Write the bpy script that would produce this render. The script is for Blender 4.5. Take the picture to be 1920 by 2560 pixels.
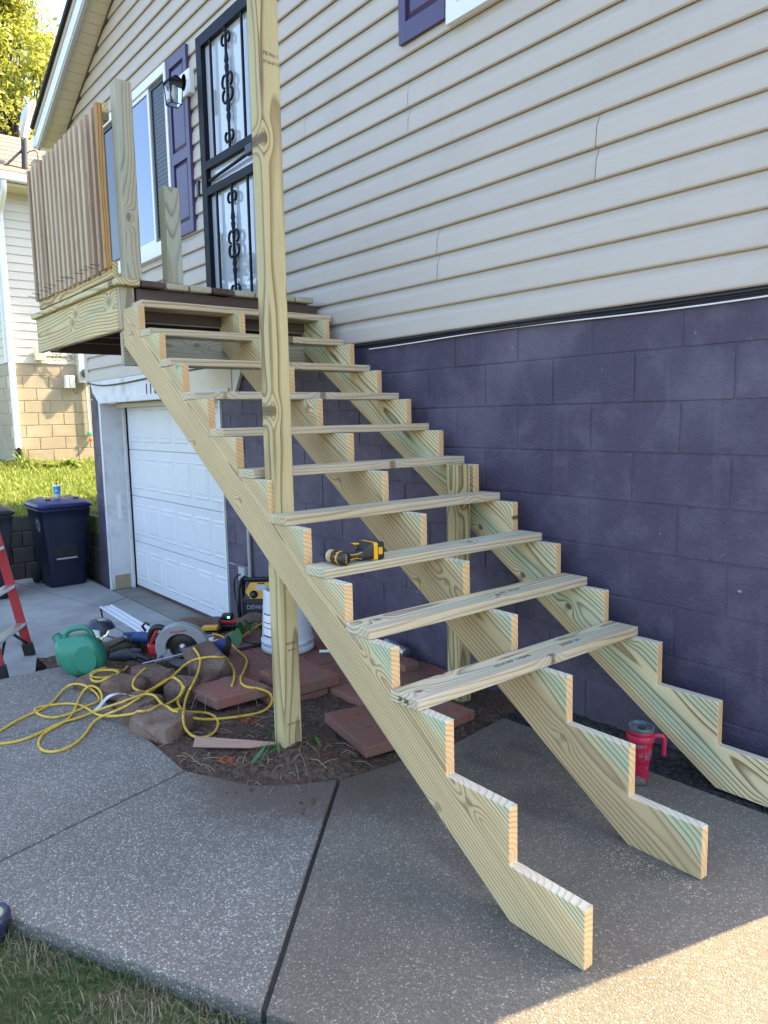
import bpy, bmesh, math, random
from mathutils import Vector, Matrix, noise
from mathutils.bvhtree import BVHTree
random.seed(7)
for o in list(bpy.data.objects): bpy.data.objects.remove(o)
SC = bpy.context.scene; C = SC.collection
R = math.radians
# ------------------------------------------------------------------ camera
CAM = Vector((1.0437, -2.6413, 1.465)); FPX = 1842.7           # focal length in photo pixels (1920 wide)
YAW, PITCH, ROLL = 0.887, 0.1285, -0.0177
fw = Vector((-math.cos(PITCH)*math.sin(YAW), math.cos(PITCH)*math.cos(YAW), -math.sin(PITCH)))
_r = Vector((math.cos(YAW), math.sin(YAW), 0)); _u = _r.cross(fw)
rt = _r*math.cos(ROLL) + _u*math.sin(ROLL); up = _u*math.cos(ROLL) - _r*math.sin(ROLL)
cd = bpy.data.cameras.new('camera'); cam = bpy.data.objects.new('camera', cd); C.objects.link(cam)
cam.matrix_world = Matrix(((rt.x, up.x, -fw.x, CAM.x), (rt.y, up.y, -fw.y, CAM.y), (rt.z, up.z, -fw.z, CAM.z), (0, 0, 0, 1)))
cd.sensor_fit = 'HORIZONTAL'; cd.sensor_width = 36; cd.lens = 36*FPX/1920; cd.clip_start = .05; cd.clip_end = 2000
SC.camera = cam
# ------------------------------------------------------------------ light
SUN_EL = R(48); SUN_H = Vector((0.276, 0.961, 0)).normalized()   # horizontal direction towards the sun
SC.world = bpy.data.worlds.new('World'); SC.world.use_nodes = True
wn = SC.world.node_tree; bg = wn.nodes['Background']
sk = wn.nodes.new('ShaderNodeTexSky'); sk.sky_type = 'NISHITA'; sk.sun_disc = False
sk.sun_elevation = SUN_EL; sk.sun_rotation = math.atan2(SUN_H.x, SUN_H.y); sk.air_density = 1.0; sk.dust_density = 2.2; sk.ozone_density = 1.0
wn.links.new(sk.outputs[0], bg.inputs[0]); bg.inputs[1].default_value = 0.15
sd = bpy.data.lights.new('sun', 'SUN'); sd.energy = 4.2; sd.angle = R(.45); sd.color = (1, .82, .5)
sun = bpy.data.objects.new('sun', sd); C.objects.link(sun)
sv = Vector((SUN_H.x*math.cos(SUN_EL), SUN_H.y*math.cos(SUN_EL), math.sin(SUN_EL)))
sun.rotation_euler = sv.to_track_quat('Z', 'Y').to_euler(); sun.location = (8, 20, 20)
vs = SC.view_settings; vs.view_transform = 'Standard'; vs.look = 'None'; vs.gamma = 1; vs.exposure = 2.35
try: vs.use_curve_mapping = False
except Exception: pass
# ------------------------------------------------------------------ pixel -> place (photo pixels, 1920 x 2560)
def ray(px, py): return fw + rt*((px-960)/FPX) - up*((py-1280)/FPX)
def onZ(px, py, z=0.): d = ray(px, py); return CAM + d*((z-CAM.z)/d.z)
def onY(px, py, y): d = ray(px, py); return CAM + d*((y-CAM.y)/d.y)
def onX(px, py, x): d = ray(px, py); return CAM + d*((x-CAM.x)/d.x)
# ------------------------------------------------------------------ shader helpers
class S:
    def __init__(s, nt, k): s.nt, s.k = nt, k
    def op(s, o, b=None, c=None):
        n = s.nt.nodes.new('ShaderNodeMath'); n.operation = o
        for i, q in enumerate((s, b, c)):
            if q is None: continue
            if isinstance(q, S): s.nt.links.new(q.k, n.inputs[i])
            else: n.inputs[i].default_value = q
        return S(s.nt, n.outputs[0])
    def __add__(s, b): return s.op('ADD', b)
    def __sub__(s, b): return s.op('SUBTRACT', b)
    def __mul__(s, b): return s.op('MULTIPLY', b)
    def __truediv__(s, b): return s.op('DIVIDE', b)
    def fr(s): return s.op('FRACT')
    def ab(s): return s.op('ABSOLUTE')
    def gt(s, b): return s.op('GREATER_THAN', b)
    def lt(s, b): return s.op('LESS_THAN', b)
    def step(s, a, b):
        n = s.nt.nodes.new('ShaderNodeMapRange'); n.interpolation_type = 'SMOOTHSTEP'
        s.nt.links.new(s.k, n.inputs[0]); n.inputs[1].default_value = a; n.inputs[2].default_value = b
        return S(s.nt, n.outputs[0])
class NT:
    def __init__(s, name):
        s.m = bpy.data.materials.new(name); s.m.use_nodes = True; s.t = s.m.node_tree
        s.b = s.t.nodes['Principled BSDF']
    def new(s, t): return s.t.nodes.new(t)
    def ln(s, a, b): s.t.links.new(a.k if isinstance(a, S) else a, b)
    def coord(s, kind='Object'):
        n = s.new('ShaderNodeTexCoord'); return n.outputs[kind]
    def sep(s, v):
        n = s.new('ShaderNodeSeparateXYZ'); s.ln(v, n.inputs[0]); return [S(s.t, o) for o in n.outputs]
    def comb(s, *a):
        n = s.new('ShaderNodeCombineXYZ')
        for i, q in enumerate(a):
            if isinstance(q, S): s.ln(q, n.inputs[i])
            else: n.inputs[i].default_value = q
        return n.outputs[0]
    def rand(s): n = s.new('ShaderNodeObjectInfo'); return S(s.t, n.outputs['Random'])
    def noise(s, v, sc=1., det=2., ro=.5):
        n = s.new('ShaderNodeTexNoise'); s.ln(v, n.inputs['Vector']); n.inputs['Scale'].default_value = sc
        n.inputs['Detail'].default_value = det; n.inputs['Roughness'].default_value = ro; return S(s.t, n.outputs[0])
    def vor(s, v, sc=1., out='Distance', feat='F1', dim='3D'):
        n = s.new('ShaderNodeTexVoronoi'); n.voronoi_dimensions = dim; n.feature = feat
        s.ln(v, n.inputs['Vector']); n.inputs['Scale'].default_value = sc; return n.outputs[out]
    def ramp(s, f, pts):
        n = s.new('ShaderNodeValToRGB'); s.ln(f, n.inputs[0]); e = n.color_ramp.elements
        while len(e) < len(pts): e.new(.5)
        for q, (p, c) in zip(e, pts):
            q.position = p; q.color = (c, c, c, 1) if isinstance(c, (int, float)) else (*c, 1)
        return n.outputs[0]
    def mix(s, f, a, b, mode='MIX'):
        n = s.new('ShaderNodeMix'); n.data_type = 'RGBA'; n.blend_type = mode
        for i, q in ((0, f), (6, a), (7, b)):
            if isinstance(q, S): s.ln(q, n.inputs[i])
            elif isinstance(q, (int, float)): n.inputs[i].default_value = q
            elif isinstance(q, tuple): n.inputs[i].default_value = (*q, 1)
            else: s.ln(q, n.inputs[i])
        return n.outputs[2]
    def scale(s, col, f):                      # colour * scalar
        g = s.comb(f, f, f); return s.mix(1., col, g, 'MULTIPLY')
    def bump(s, h, st=.3, d=.01):
        n = s.new('ShaderNodeBump'); n.inputs['Strength'].default_value = st; n.inputs['Distance'].default_value = d
        s.ln(h, n.inputs['Height']); s.ln(n.outputs[0], s.b.inputs['Normal'])
    def fin(s, col=None, rough=.6, **kw):
        if col is not None:
            if isinstance(col, tuple): s.b.inputs['Base Color'].default_value = (*col, 1)
            else: s.ln(col, s.b.inputs['Base Color'])
        if isinstance(rough, S): s.ln(rough, s.b.inputs['Roughness'])
        else: s.b.inputs['Roughness'].default_value = rough
        for k, v in kw.items(): s.b.inputs[k.replace('_', ' ')].default_value = v
        return s.m
def wood(name, early, late, stain=None, samt=0., spacing=.0085, pith=(.10, .03, .05), fresh=None, gray=0., knot=1., contrast=.8, grime=.25, alt=None, bend=.03, wav=1., heart=None, hw=.14):
    n = NT(name); o = n.coord(); x, y, z = n.sep(o); r = n.rand()
    r1, r2, r3 = (r*13.7).fr(), (r*71.3).fr(), (r*37.1).fr()
    n1 = n.noise(n.comb(x*1.2+r*50., r*31., 0.), 1, 1)-.5; n2 = n.noise(n.comb(x*1.5+r*77., 5., r*9.), 1, 1)-.5
    cy = (r1-.5)*pith[0]+n1*(.09*wav); cz = r2*pith[2]+n2*(.07*wav)+x*((r3-.5)*.05)+pith[1]
    kd = n.vor(n.comb(x*2.1+r*17., y*3.4+r1*9., z*.5), 1., dim='2D'); kd = S(n.t, kd)*.34
    kb = (kd*kd*-900.).op('EXPONENT')
    rr = ((y-cy)*(y-cy)+(z-cz)*(z-cz)).op('SQRT')+(n.noise(n.comb(x*2.5, y*16., z*16.), 1, 2)-.5)*.008+kb*(bend*knot)
    t = rr/((r3*.5+.8)*spacing); f = t.fr()
    band = n.noise(n.comb(x*.4+r*9, rr*60., 0), 1, 1)
    ring = S(n.t, n.ramp(f, [(0, 0.), (.52, .06), (.78, .8), (.9, 1.), (1, 0.)]))*(band*1.2+.32)
    fib = n.noise(n.comb(x*9., y*330., z*330.), 1, 2, .6); big = n.noise(n.comb(x*1.2+r*30., y*6., z*6.), 1, 3)
    e_, l_ = early, late
    if alt:
        am = r1.step(.35, .65); e_ = n.mix(am, early, alt); l_ = n.mix(am, late, tuple(c*.62 for c in alt))
    col = n.mix(ring*contrast, e_, l_)
    if stain:
        sm = n.noise(n.comb(x*.75+r*40., y*6.+r1*7., z*4.), 1, 2, .5).step(.50, .66)
        col = n.mix(sm*samt, col, n.mix(ring*contrast, stain, tuple(c*.5 for c in stain)))
    if heart:
        sv_ = y/hw+(n.noise(n.comb(x*1.1+r*60., r*5., 0.), 1, 2)-.5)*1.1+(r2-.5)*.9+(n.noise(n.comb(x*3., y*30., z*30.), 1, 2)-.5)*.25
        col = n.mix(sv_.step(-.05, -.22)*.85, col, n.mix(ring*contrast, heart, tuple(c*.5 for c in heart)))
        bl = ((sv_-.12)*(sv_-.12)*-18.).op('EXPONENT')*n.noise(n.comb(x*1.6+r*12., y*5., 3.), 1, 2).step(.40, .62)
        col = n.mix(bl*.62, col, n.mix(ring*contrast, stain, tuple(c*.5 for c in stain)))
    if fresh:
        nn = n.coord('Normal'); nx = n.sep(nn)[0].ab(); col = n.mix(nx.step(.62, .75)*.9, col, n.mix(ring*.6, fresh, tuple(c*f_ for c, f_ in zip(fresh, (.62, .50, .42)))))
    if heart:
        nh = n.sep(n.coord('Normal'))[0].ab(); hm = nh.step(.40, .50)*(nh.step(.75, .62)); col = n.mix(hm*.72, col, n.mix(ring*.35, (.60, .52, .41), (.36, .29, .21)))
    if gray:
        col = n.mix((big.step(.35, .7))*gray, col, (.34, .33, .30))
    km = kd.step(.017*knot, .009*knot); kr = (kd*420.).fr().step(.3, .9)
    if knot: col = n.mix(km*(r2*.5+.45), col, n.mix(kr, (.10, .055, .03), (.20, .13, .07)))
    col = n.scale(col, fib*.34+.82); col = n.scale(col, big*grime*2+(1-grime))
    n.bump(ring*.35+fib*.5, .35, .002)
    return n.fin(col, fib*.2+.55, Specular_IOR_Level=.35)
def plain(name, col, rough=.5, var=.12, sc=8., bumpst=.05, metal=0., spec=.5, dirt=None, damt=.4, bsc=120.):
    n = NT(name); o = n.coord(); f = n.noise(o, sc, 4, .6); c = n.scale(n.mix(0., col, col), f*(var*2)+(1-var))
    if dirt: c = n.mix(n.noise(o, sc*.6, 5, .65).step(.48, .72)*damt, c, dirt)
    if bumpst: n.bump(n.noise(o, bsc, 2), bumpst, .003)
    return n.fin(c, f*.2+(rough-.1), Metallic=metal, Specular_IOR_Level=spec)
MT = {}
MT['wood'] = wood('treated_pine', (.74, .60, .335), (.20, .125, .05), stain=(.36, .49, .33), samt=.42, spacing=.0138, fresh=(.70, .43, .20), contrast=1.0, pith=(.20, .03, .06), heart=(.57, .415, .215), hw=.20)
MT['wood_tread'] = wood('treated_pine_tread', (.68, .55, .335), (.19, .12, .055), stain=(.42, .48, .36), samt=.35, spacing=.0145, gray=.3, contrast=.9, wav=.45, heart=(.56, .43, .26), hw=.10)
MT['wood_post'] = wood('treated_pine_post', (.50, .405, .205), (.175, .11, .042), stain=(.44, .47, .29), samt=.4, spacing=.016, pith=(.06, -.06, .10), knot=1.25, contrast=.95)
MT['wood_old'] = wood('weathered_treated_pine', (.44, .39, .25), (.20, .14, .075), stain=(.27, .36, .27), samt=.55, spacing=.013, gray=.45, knot=1.2, contrast=.95)
MT['wood_rim'] = wood('knotty_rim_pine', (.60, .48, .25), (.22, .135, .05), stain=(.46, .47, .28), samt=.4, spacing=.021, knot=2.0, pith=(.16, .03, .03), contrast=1., bend=.05)
MT['cedar'] = wood('cedar_baluster', (.36, .235, .15), (.21, .12, .07), stain=(.55, .42, .27), samt=.9, spacing=.007, knot=.7, gray=.12, contrast=.7, alt=(.52, .39, .26))
MT['cedar_dark'] = wood('orange_baluster', (.42, .235, .08), (.16, .07, .02), spacing=.012, knot=0, contrast=.9)
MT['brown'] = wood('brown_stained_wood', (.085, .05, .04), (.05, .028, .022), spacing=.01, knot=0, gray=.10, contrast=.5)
MT['log'] = wood('old_log', (.13, .105, .08), (.05, .04, .03), spacing=.006, gray=.4, contrast=.9, pith=(.01, -.01, .02))
MT['stake'] = wood('cedar_scrap', (.33, .20, .14), (.22, .12, .08), spacing=.006, knot=0)
def siding_mat(name, base, dirt):
    n = NT(name); o = n.coord(); x, y, z = n.sep(o); r = n.rand()
    g = n.noise(n.comb(x*4.+r*9., y*4., z*95.), 1, 3, .6); big = n.noise(o, 1.6, 4, .6); st = n.noise(n.comb(x*9., y*9., z*.8), 1, 3)
    c = n.scale(n.mix(big.step(.45, .75)*.35, base, dirt), g*.10+.95); c = n.mix(st.step(.55, .8)*.18, c, dirt); c = n.scale(c, r*.06+.97)
    n.bump(g, .18, .004); return n.fin(c, .5, Specular_IOR_Level=.45)
MT['siding'] = siding_mat('beige_vinyl_siding', (.475, .415, .355), (.385, .33, .275))
MT['siding_white'] = siding_mat('neighbour_siding', (.60, .56, .48), (.45, .42, .36))
def block_mat(name, base, light, red, chips, sc=1.):
    n = NT(name); o = n.coord(); w = n.coord('Generated'); r = n.rand(); geo = n.new('ShaderNodeNewGeometry'); p = geo.outputs['Position']
    big = n.noise(p, 2.1, 5, .6); mid = n.noise(p, 7., 4, .65); fine = n.noise(p, 190., 2); pit = n.noise(p, 60., 3, .7)
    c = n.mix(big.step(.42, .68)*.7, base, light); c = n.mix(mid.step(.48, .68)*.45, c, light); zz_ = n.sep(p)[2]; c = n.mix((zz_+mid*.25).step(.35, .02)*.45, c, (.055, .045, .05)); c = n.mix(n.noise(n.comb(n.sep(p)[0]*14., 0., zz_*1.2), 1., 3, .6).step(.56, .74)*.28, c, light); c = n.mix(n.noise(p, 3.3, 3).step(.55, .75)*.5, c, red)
    c = n.scale(c, fine*.3+.85); c = n.scale(c, r*.10+.95)
    ch = n.noise(p, 23., 4, .75).step(.70, .74); c = n.mix(ch*chips, c, (.5, .48, .5))
    ch2 = S(n.t, n.vor(p, 9.)).lt(.022); c = n.mix(ch2*chips*1.3, c, (.55, .55, .56))
    n.bump(pit*1.2+fine*.5, .85, .006); return n.fin(c, mid*.25+.5, Specular_IOR_Level=.45)
MT['purple'] = block_mat('purple_painted_block', (.060, .046, .080), (.128, .108, .150), (.074, .042, .064), .5)
MT['purple_mortar'] = block_mat('purple_painted_mortar', (.066, .052, .084), (.130, .112, .150), (.072, .048, .066), .5)
MT['tan_block'] = block_mat('tan_concrete_block', (.37, .30, .21), (.45, .375, .275), (.31, .25, .18), 0.)
MT['tan_mortar'] = block_mat('tan_mortar', (.50, .42, .31), (.55, .47, .36), (.45, .37, .28), 0.)
MT['retain'] = block_mat('retaining_block', (.07, .07, .055), (.10, .10, .08), (.06, .05, .04), 0.)
def aggregate(name, stones, paste, sc=105., spots=()):
    n = NT(name); geo = n.new('ShaderNodeNewGeometry'); p = geo.outputs['Position']
    wob = n.new('ShaderNodeVectorMath'); wob.operation = 'ADD'; nz = n.new('ShaderNodeTexNoise'); n.ln(p, nz.inputs['Vector']); nz.inputs['Scale'].default_value = 160
    sc_ = n.new('ShaderNodeVectorMath'); sc_.operation = 'SCALE'; n.ln(nz.outputs['Color'], sc_.inputs[0]); sc_.inputs['Scale'].default_value = .006
    n.ln(p, wob.inputs[0]); n.ln(sc_.outputs[0], wob.inputs[1]); q = wob.outputs[0]
    cc = n.vor(q, sc, 'Color'); d = S(n.t, n.vor(q, sc, 'Distance')); cr = n.sep(cc)
    st = n.ramp(cr[0], stones); c = n.mix(d.step(.62, .40)*(cr[1].step(.12, .2)), paste, st)
    c2 = n.vor(q, sc*2.3, 'Color'); e = n.sep(c2); c = n.scale(c, e[0]*.35+.82)
    big = n.noise(p, 1.3, 5, .6); st2 = n.noise(p, 4.5, 4, .6)
    c = n.scale(c, big*.8+.58); c = n.mix(st2.step(.60, .78)*.35, c, (.08, .07, .06)); 
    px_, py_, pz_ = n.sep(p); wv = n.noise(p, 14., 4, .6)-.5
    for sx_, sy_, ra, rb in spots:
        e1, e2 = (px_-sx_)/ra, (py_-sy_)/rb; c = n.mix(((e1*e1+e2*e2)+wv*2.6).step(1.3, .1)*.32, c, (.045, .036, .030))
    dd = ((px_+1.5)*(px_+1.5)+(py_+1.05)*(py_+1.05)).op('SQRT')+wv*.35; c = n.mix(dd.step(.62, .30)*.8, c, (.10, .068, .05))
    n.bump((d*-1.)+1., .55, .006); return n.fin(c, .75, Specular_IOR_Level=.35)
MT['aggregate'] = aggregate('exposed_aggregate', [(0, (.115, .104, .090)), (.4, (.205, .186, .160)), (.78, (.295, .268, .232)), (.96, (.47, .435, .385))], (.148, .134, .114), 155.)
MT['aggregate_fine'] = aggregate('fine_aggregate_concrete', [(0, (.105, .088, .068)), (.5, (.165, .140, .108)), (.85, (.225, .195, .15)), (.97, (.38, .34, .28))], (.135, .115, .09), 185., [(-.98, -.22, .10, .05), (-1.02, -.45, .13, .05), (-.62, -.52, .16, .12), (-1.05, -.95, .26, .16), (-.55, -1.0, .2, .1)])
def conc(name, base, dark, joint=0):
    n = NT(name); geo = n.new('ShaderNodeNewGeometry'); p = geo.outputs['Position']
    b = n.noise(p, 1.1, 6, .62); m = n.noise(p, 9., 5, .6); f = n.noise(p, 150., 2)
    c = n.mix(b.step(.35, .7), base, dark); c = n.scale(c, m*.3+.85); c = n.scale(c, f*.25+.87); c = n.mix(n.noise(p, 3., 4).step(.62, .72)*.3, c, (.10, .09, .08))
    n.bump(f*.6+m, .25, .004); return n.fin(c, .8, Specular_IOR_Level=.3)
MT['drive'] = conc('driveway_concrete', (.34, .335, .32), (.23, .225, .21))
MT['apron'] = conc('garage_apron_concrete', (.25, .225, .20), (.17, .15, .13))
MT['subbase'] = conc('dark_joint', (.045, .042, .038), (.03, .028, .026))
def soil(name, a, b, red):
    n = NT(name); geo = n.new('ShaderNodeNewGeometry'); p = geo.outputs['Position']
    f = n.noise(p, 55., 6, .7); m = n.noise(p, 6., 4); c = n.mix(f.step(.35, .65), a, b)
    c = n.mix(m.step(.5, .68)*.5, c, red); c = n.scale(c, n.noise(p, 240., 2)*.6+.7); n.bump(f, .9, .015); return n.fin(c, .95, Specular_IOR_Level=.1)
MT['soil'] = soil('garden_soil', (.048, .033, .024), (.15, .102, .074), (.135, .062, .045))
MT['gravel'] = soil('dark_gravel', (.022, .021, .021), (.075, .072, .07), (.05, .045, .04))
MT['turf'] = soil('turf_soil', (.05, .06, .025), (.09, .11, .04), (.11, .09, .05))
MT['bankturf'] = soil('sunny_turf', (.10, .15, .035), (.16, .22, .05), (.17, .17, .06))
def paver_mat(name, base, dust):
    n = NT(name); geo = n.new('ShaderNodeNewGeometry'); p = geo.outputs['Position']; r = n.rand()
    f = n.noise(p, 210., 3, .7); b = n.noise(p, 9., 5, .65); c = n.mix(b.step(.38, .64)*.75, base, dust); c = n.mix(n.noise(p, 22., 5, .7).step(.56, .68)*.5, c, (.075, .05, .036)); c = n.scale(c, f*.4+.8); c = n.scale(c, r*.3+.85)
    n.bump(f*.7+b*2., .6, .006); return n.fin(c, .9, Specular_IOR_Level=.15)
MT['paver'] = paver_mat('red_concrete_paver', (.27, .108, .082), (.20, .135, .10))
MT['rock'] = paver_mat('edging_stone', (.150, .090, .066), (.225, .165, .130))
MT['white'] = plain('white_vinyl', (.74, .74, .74), .4, .06, 5, .03)
MT['white_old'] = plain('peeling_white_paint', (.62, .62, .62), .55, .14, 6, .15, dirt=(.30, .27, .23), damt=.55, bsc=60)
MT['gdoor'] = plain('white_garage_door', (.66, .67, .69), .42, .07, 3, .04, dirt=(.52, .51, .49), damt=.3)
MT['cream'] = plain('cream_soffit', (.60, .53, .40), .5, .08, 6, .04, dirt=(.48, .42, .31), damt=.4)
MT['beige'] = plain('beige_trim', (.47, .41, .34), .5, .08)
MT['shingle'] = plain('black_shingle', (.018, .017, .017), .9, .4, 40, .5)
MT['shingle_red'] = plain('brown_shingle', (.20, .135, .105), .9, .3, 30, .5)
MT['shutter'] = plain('purple_shutter', (.060, .042, .110), .4, .12, 12, .08)
MT['black'] = plain('black_plastic', (.012, .012, .013), .42, .2, 12, .05)
MT['dkgray'] = plain('dark_gray_plastic', (.03, .032, .036), .5, .2, 12, .05)
MT['blackmetal'] = plain('black_painted_metal', (.006, .008, .014), .55, .1, 12, .0, spec=.18)
MT['cable'] = plain('black_cable', (.010, .010, .011), .5, .2, 20, .0)
MT['yellow'] = plain('tool_yellow', (.72, .36, .012), .38, .08, 20, .03)
MT['red'] = plain('tool_red', (.42, .018, .022), .38, .1, 20, .03)
MT['ladder_red'] = plain('ladder_red_fiberglass', (.40, .025, .028), .45, .12, 10, .04)
MT['alu'] = plain('aluminium', (.62, .63, .65), .32, .1, 15, .02, metal=.9)
MT['strip'] = plain('dull_aluminium', (.72, .73, .75), .5, .1, 15, .02, metal=.35)
MT['steel'] = plain('scratched_steel', (.40, .41, .42), .34, .15, 30, .03, metal=.95)
MT['graymetal'] = plain('gray_cast_guard', (.27, .28, .29), .48, .1, 20, .06, dirt=(.18, .17, .16), damt=.4)
MT['blade'] = plain('dark_saw_blade', (.030, .022, .020), .5, .3, 15, .05, metal=.4)
MT['green'] = plain('green_watering_can', (.030, .215, .135), .42, .1, 6, .05)
MT['bucket'] = plain('white_bucket', (.56, .59, .64), .4, .06, 8, .02, dirt=(.35, .35, .35), damt=.25)
MT['bin_blue'] = plain('navy_bin', (.010, .013, .035), .45, .15, 5, .06)
MT['lid_blue'] = plain('blue_bin_lid', (.013, .020, .095), .35, .12, 5, .04)
MT['bin_black'] = plain('charcoal_bin', (.014, .018, .022), .45, .15, 5, .06)
MT['lid_black'] = plain('black_bin_lid', (.022, .021, .022), .4, .12, 5, .04)
MT['blue'] = plain('blue_plastic', (.018, .05, .17), .5, .15, 14, .05)
MT['bluecup'] = plain('light_blue_print', (.05, .33, .62), .5, .05, 10, .0)
MT['paper'] = plain('white_paper', (.75, .75, .74), .6, .05, 10, .0)
MT['paper_dust'] = plain('sawdust_tan', (.62, .47, .27), .9, .2, 60, .0)
MT['ink'] = plain('black_ink', (.02, .02, .022), .7, .2, 60, .0)
MT['grayink'] = plain('faded_ink', (.10, .095, .075), .8, .3, 90, .0)
MT['gray'] = plain('gray_box', (.42, .43, .44), .5, .08, 8, .03)
MT['lightgray'] = plain('pale_gray_box', (.58, .57, .54), .5, .08, 8, .03)
MT['conduit'] = plain('conduit_pipe', (.36, .34, .33), .45, .1, 8, .03)
MT['greenbit'] = plain('teal_tag', (.04, .42, .30), .5)
MT['orangebit'] = plain('orange_tag', (.75, .14, .03), .5)
MT['lens'] = plain('pale_green_panel', (.34, .38, .24), .3, .1, 20, .0)
MT['navy'] = plain('navy_solar_cap', (.022, .026, .05), .35, .15, 10, .04)
MT['rubber'] = plain('rubber', (.012, .012, .012), .8)
MT['leaf_weed'] = plain('weed_leaf', (.035, .11, .022), .5, .3, 30, .1)
MT['straw'] = plain('dry_twig', (.26, .20, .13), .8, .3, 30, .1)
MT['orange_needles'] = plain('orange_needles', (.42, .10, .035), .8, .2)
MT['primer'] = plain('tan_filler', (.37, .27, .16), .8, .2, 14, .1)
MT['rust'] = plain('rusty_nail', (.10, .055, .035), .6, .3, 40)
def cordmat():
    n = NT('yellow_cord'); o = n.coord(); f = n.noise(o, 38., 5, .7); g = n.noise(o, 5., 3)
    c = n.mix(f.step(.52, .68)*.8, (.62, .40, .045), (.30, .17, .03)); c = n.scale(c, g*.5+.72); return n.fin(c, .55)
MT['cord'] = cordmat()
def mugmat():
    n = NT('chipped_red_paint'); o = n.coord(); x, y, z = n.sep(o)
    f = n.noise(o, 21., 5, .62); m = f.step(.555, .57); c = n.mix(m, (.40, .013, .045), (.42, .42, .41))
    n.ln(m*.85, n.b.inputs['Metallic']); return n.fin(c, .34)
MT['mug'] = mugmat(); MT['mugred'] = plain('red_tumbler_rubber', (.42, .014, .048), .42, .08, 10, .02)
def glass(name, col, rough=.02, ior=1.9, trans=0.):
    n = NT(name); o = n.coord(); n.bump(n.noise(o, 1.2, 1), .003, .02)
    return n.fin(col, rough, IOR=ior, Transmission_Weight=trans, Specular_IOR_Level=.5)
MT['winglass_sky_tint'] = glass('window_glass_sky_tint', (.05, .10, .22), ior=2.2)  # blue base colour paints in the reflected sky
MT['doorglass'] = glass('door_glass', (.46, .50, .55), ior=1.9)
MT['darkglass'] = glass('screened_glass', (.012, .015, .022), .12, 1.4)
MT['clear'] = glass('clear_plastic', (.9, .93, .92), .04, 1.25, .95)
MT['smoke'] = glass('smoky_lid', (.10, .13, .15), .08, 1.5, .35)
def led():
    n = NT('green_led'); n.b.inputs['Emission Color'].default_value = (.1, 1, .45, 1); n.b.inputs['Emission Strength'].default_value = 1.6; return n.fin((.05, .5, .2), .4)
MT['led'] = led()
def leafmat(name, a, b, tr=.45):
    n = NT(name); geo = n.new('ShaderNodeNewGeometry'); rp = S(n.t, geo.outputs['Random Per Island'])
    c = n.mix(rp, a, b); d = n.b; n.ln(c, d.inputs['Base Color']); d.inputs['Roughness'].default_value = .5
    tl = n.new('ShaderNodeBsdfTranslucent'); n.ln(c, tl.inputs[0]); mx = n.new('ShaderNodeMixShader'); mx.inputs[0].default_value = tr
    out = n.t.nodes['Material Output']; n.ln(d.outputs[0], mx.inputs[1]); n.ln(tl.outputs[0], mx.inputs[2]); n.ln(mx.outputs[0], out.inputs[0]); return n.m
MT['leaf'] = leafmat('tree_leaf', (.20, .24, .03), (.46, .44, .07), .5)
MT['leaf2'] = leafmat('dark_tree_leaf', (.035, .085, .018), (.09, .15, .03))
MT['grass'] = leafmat('grass_blade', (.035, .075, .022), (.085, .13, .04), .3)
MT['grass_dry'] = leafmat('dry_grass_blade', (.17, .14, .085), (.28, .23, .15), .3)
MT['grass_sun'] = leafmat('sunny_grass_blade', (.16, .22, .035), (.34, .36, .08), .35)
MT['hosta'] = leafmat('hosta_leaf', (.10, .20, .03), (.30, .34, .06), .35)
MT['bark'] = plain('tree_bark', (.05, .042, .035), .9, .3, 12, .6, bsc=40)
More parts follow.
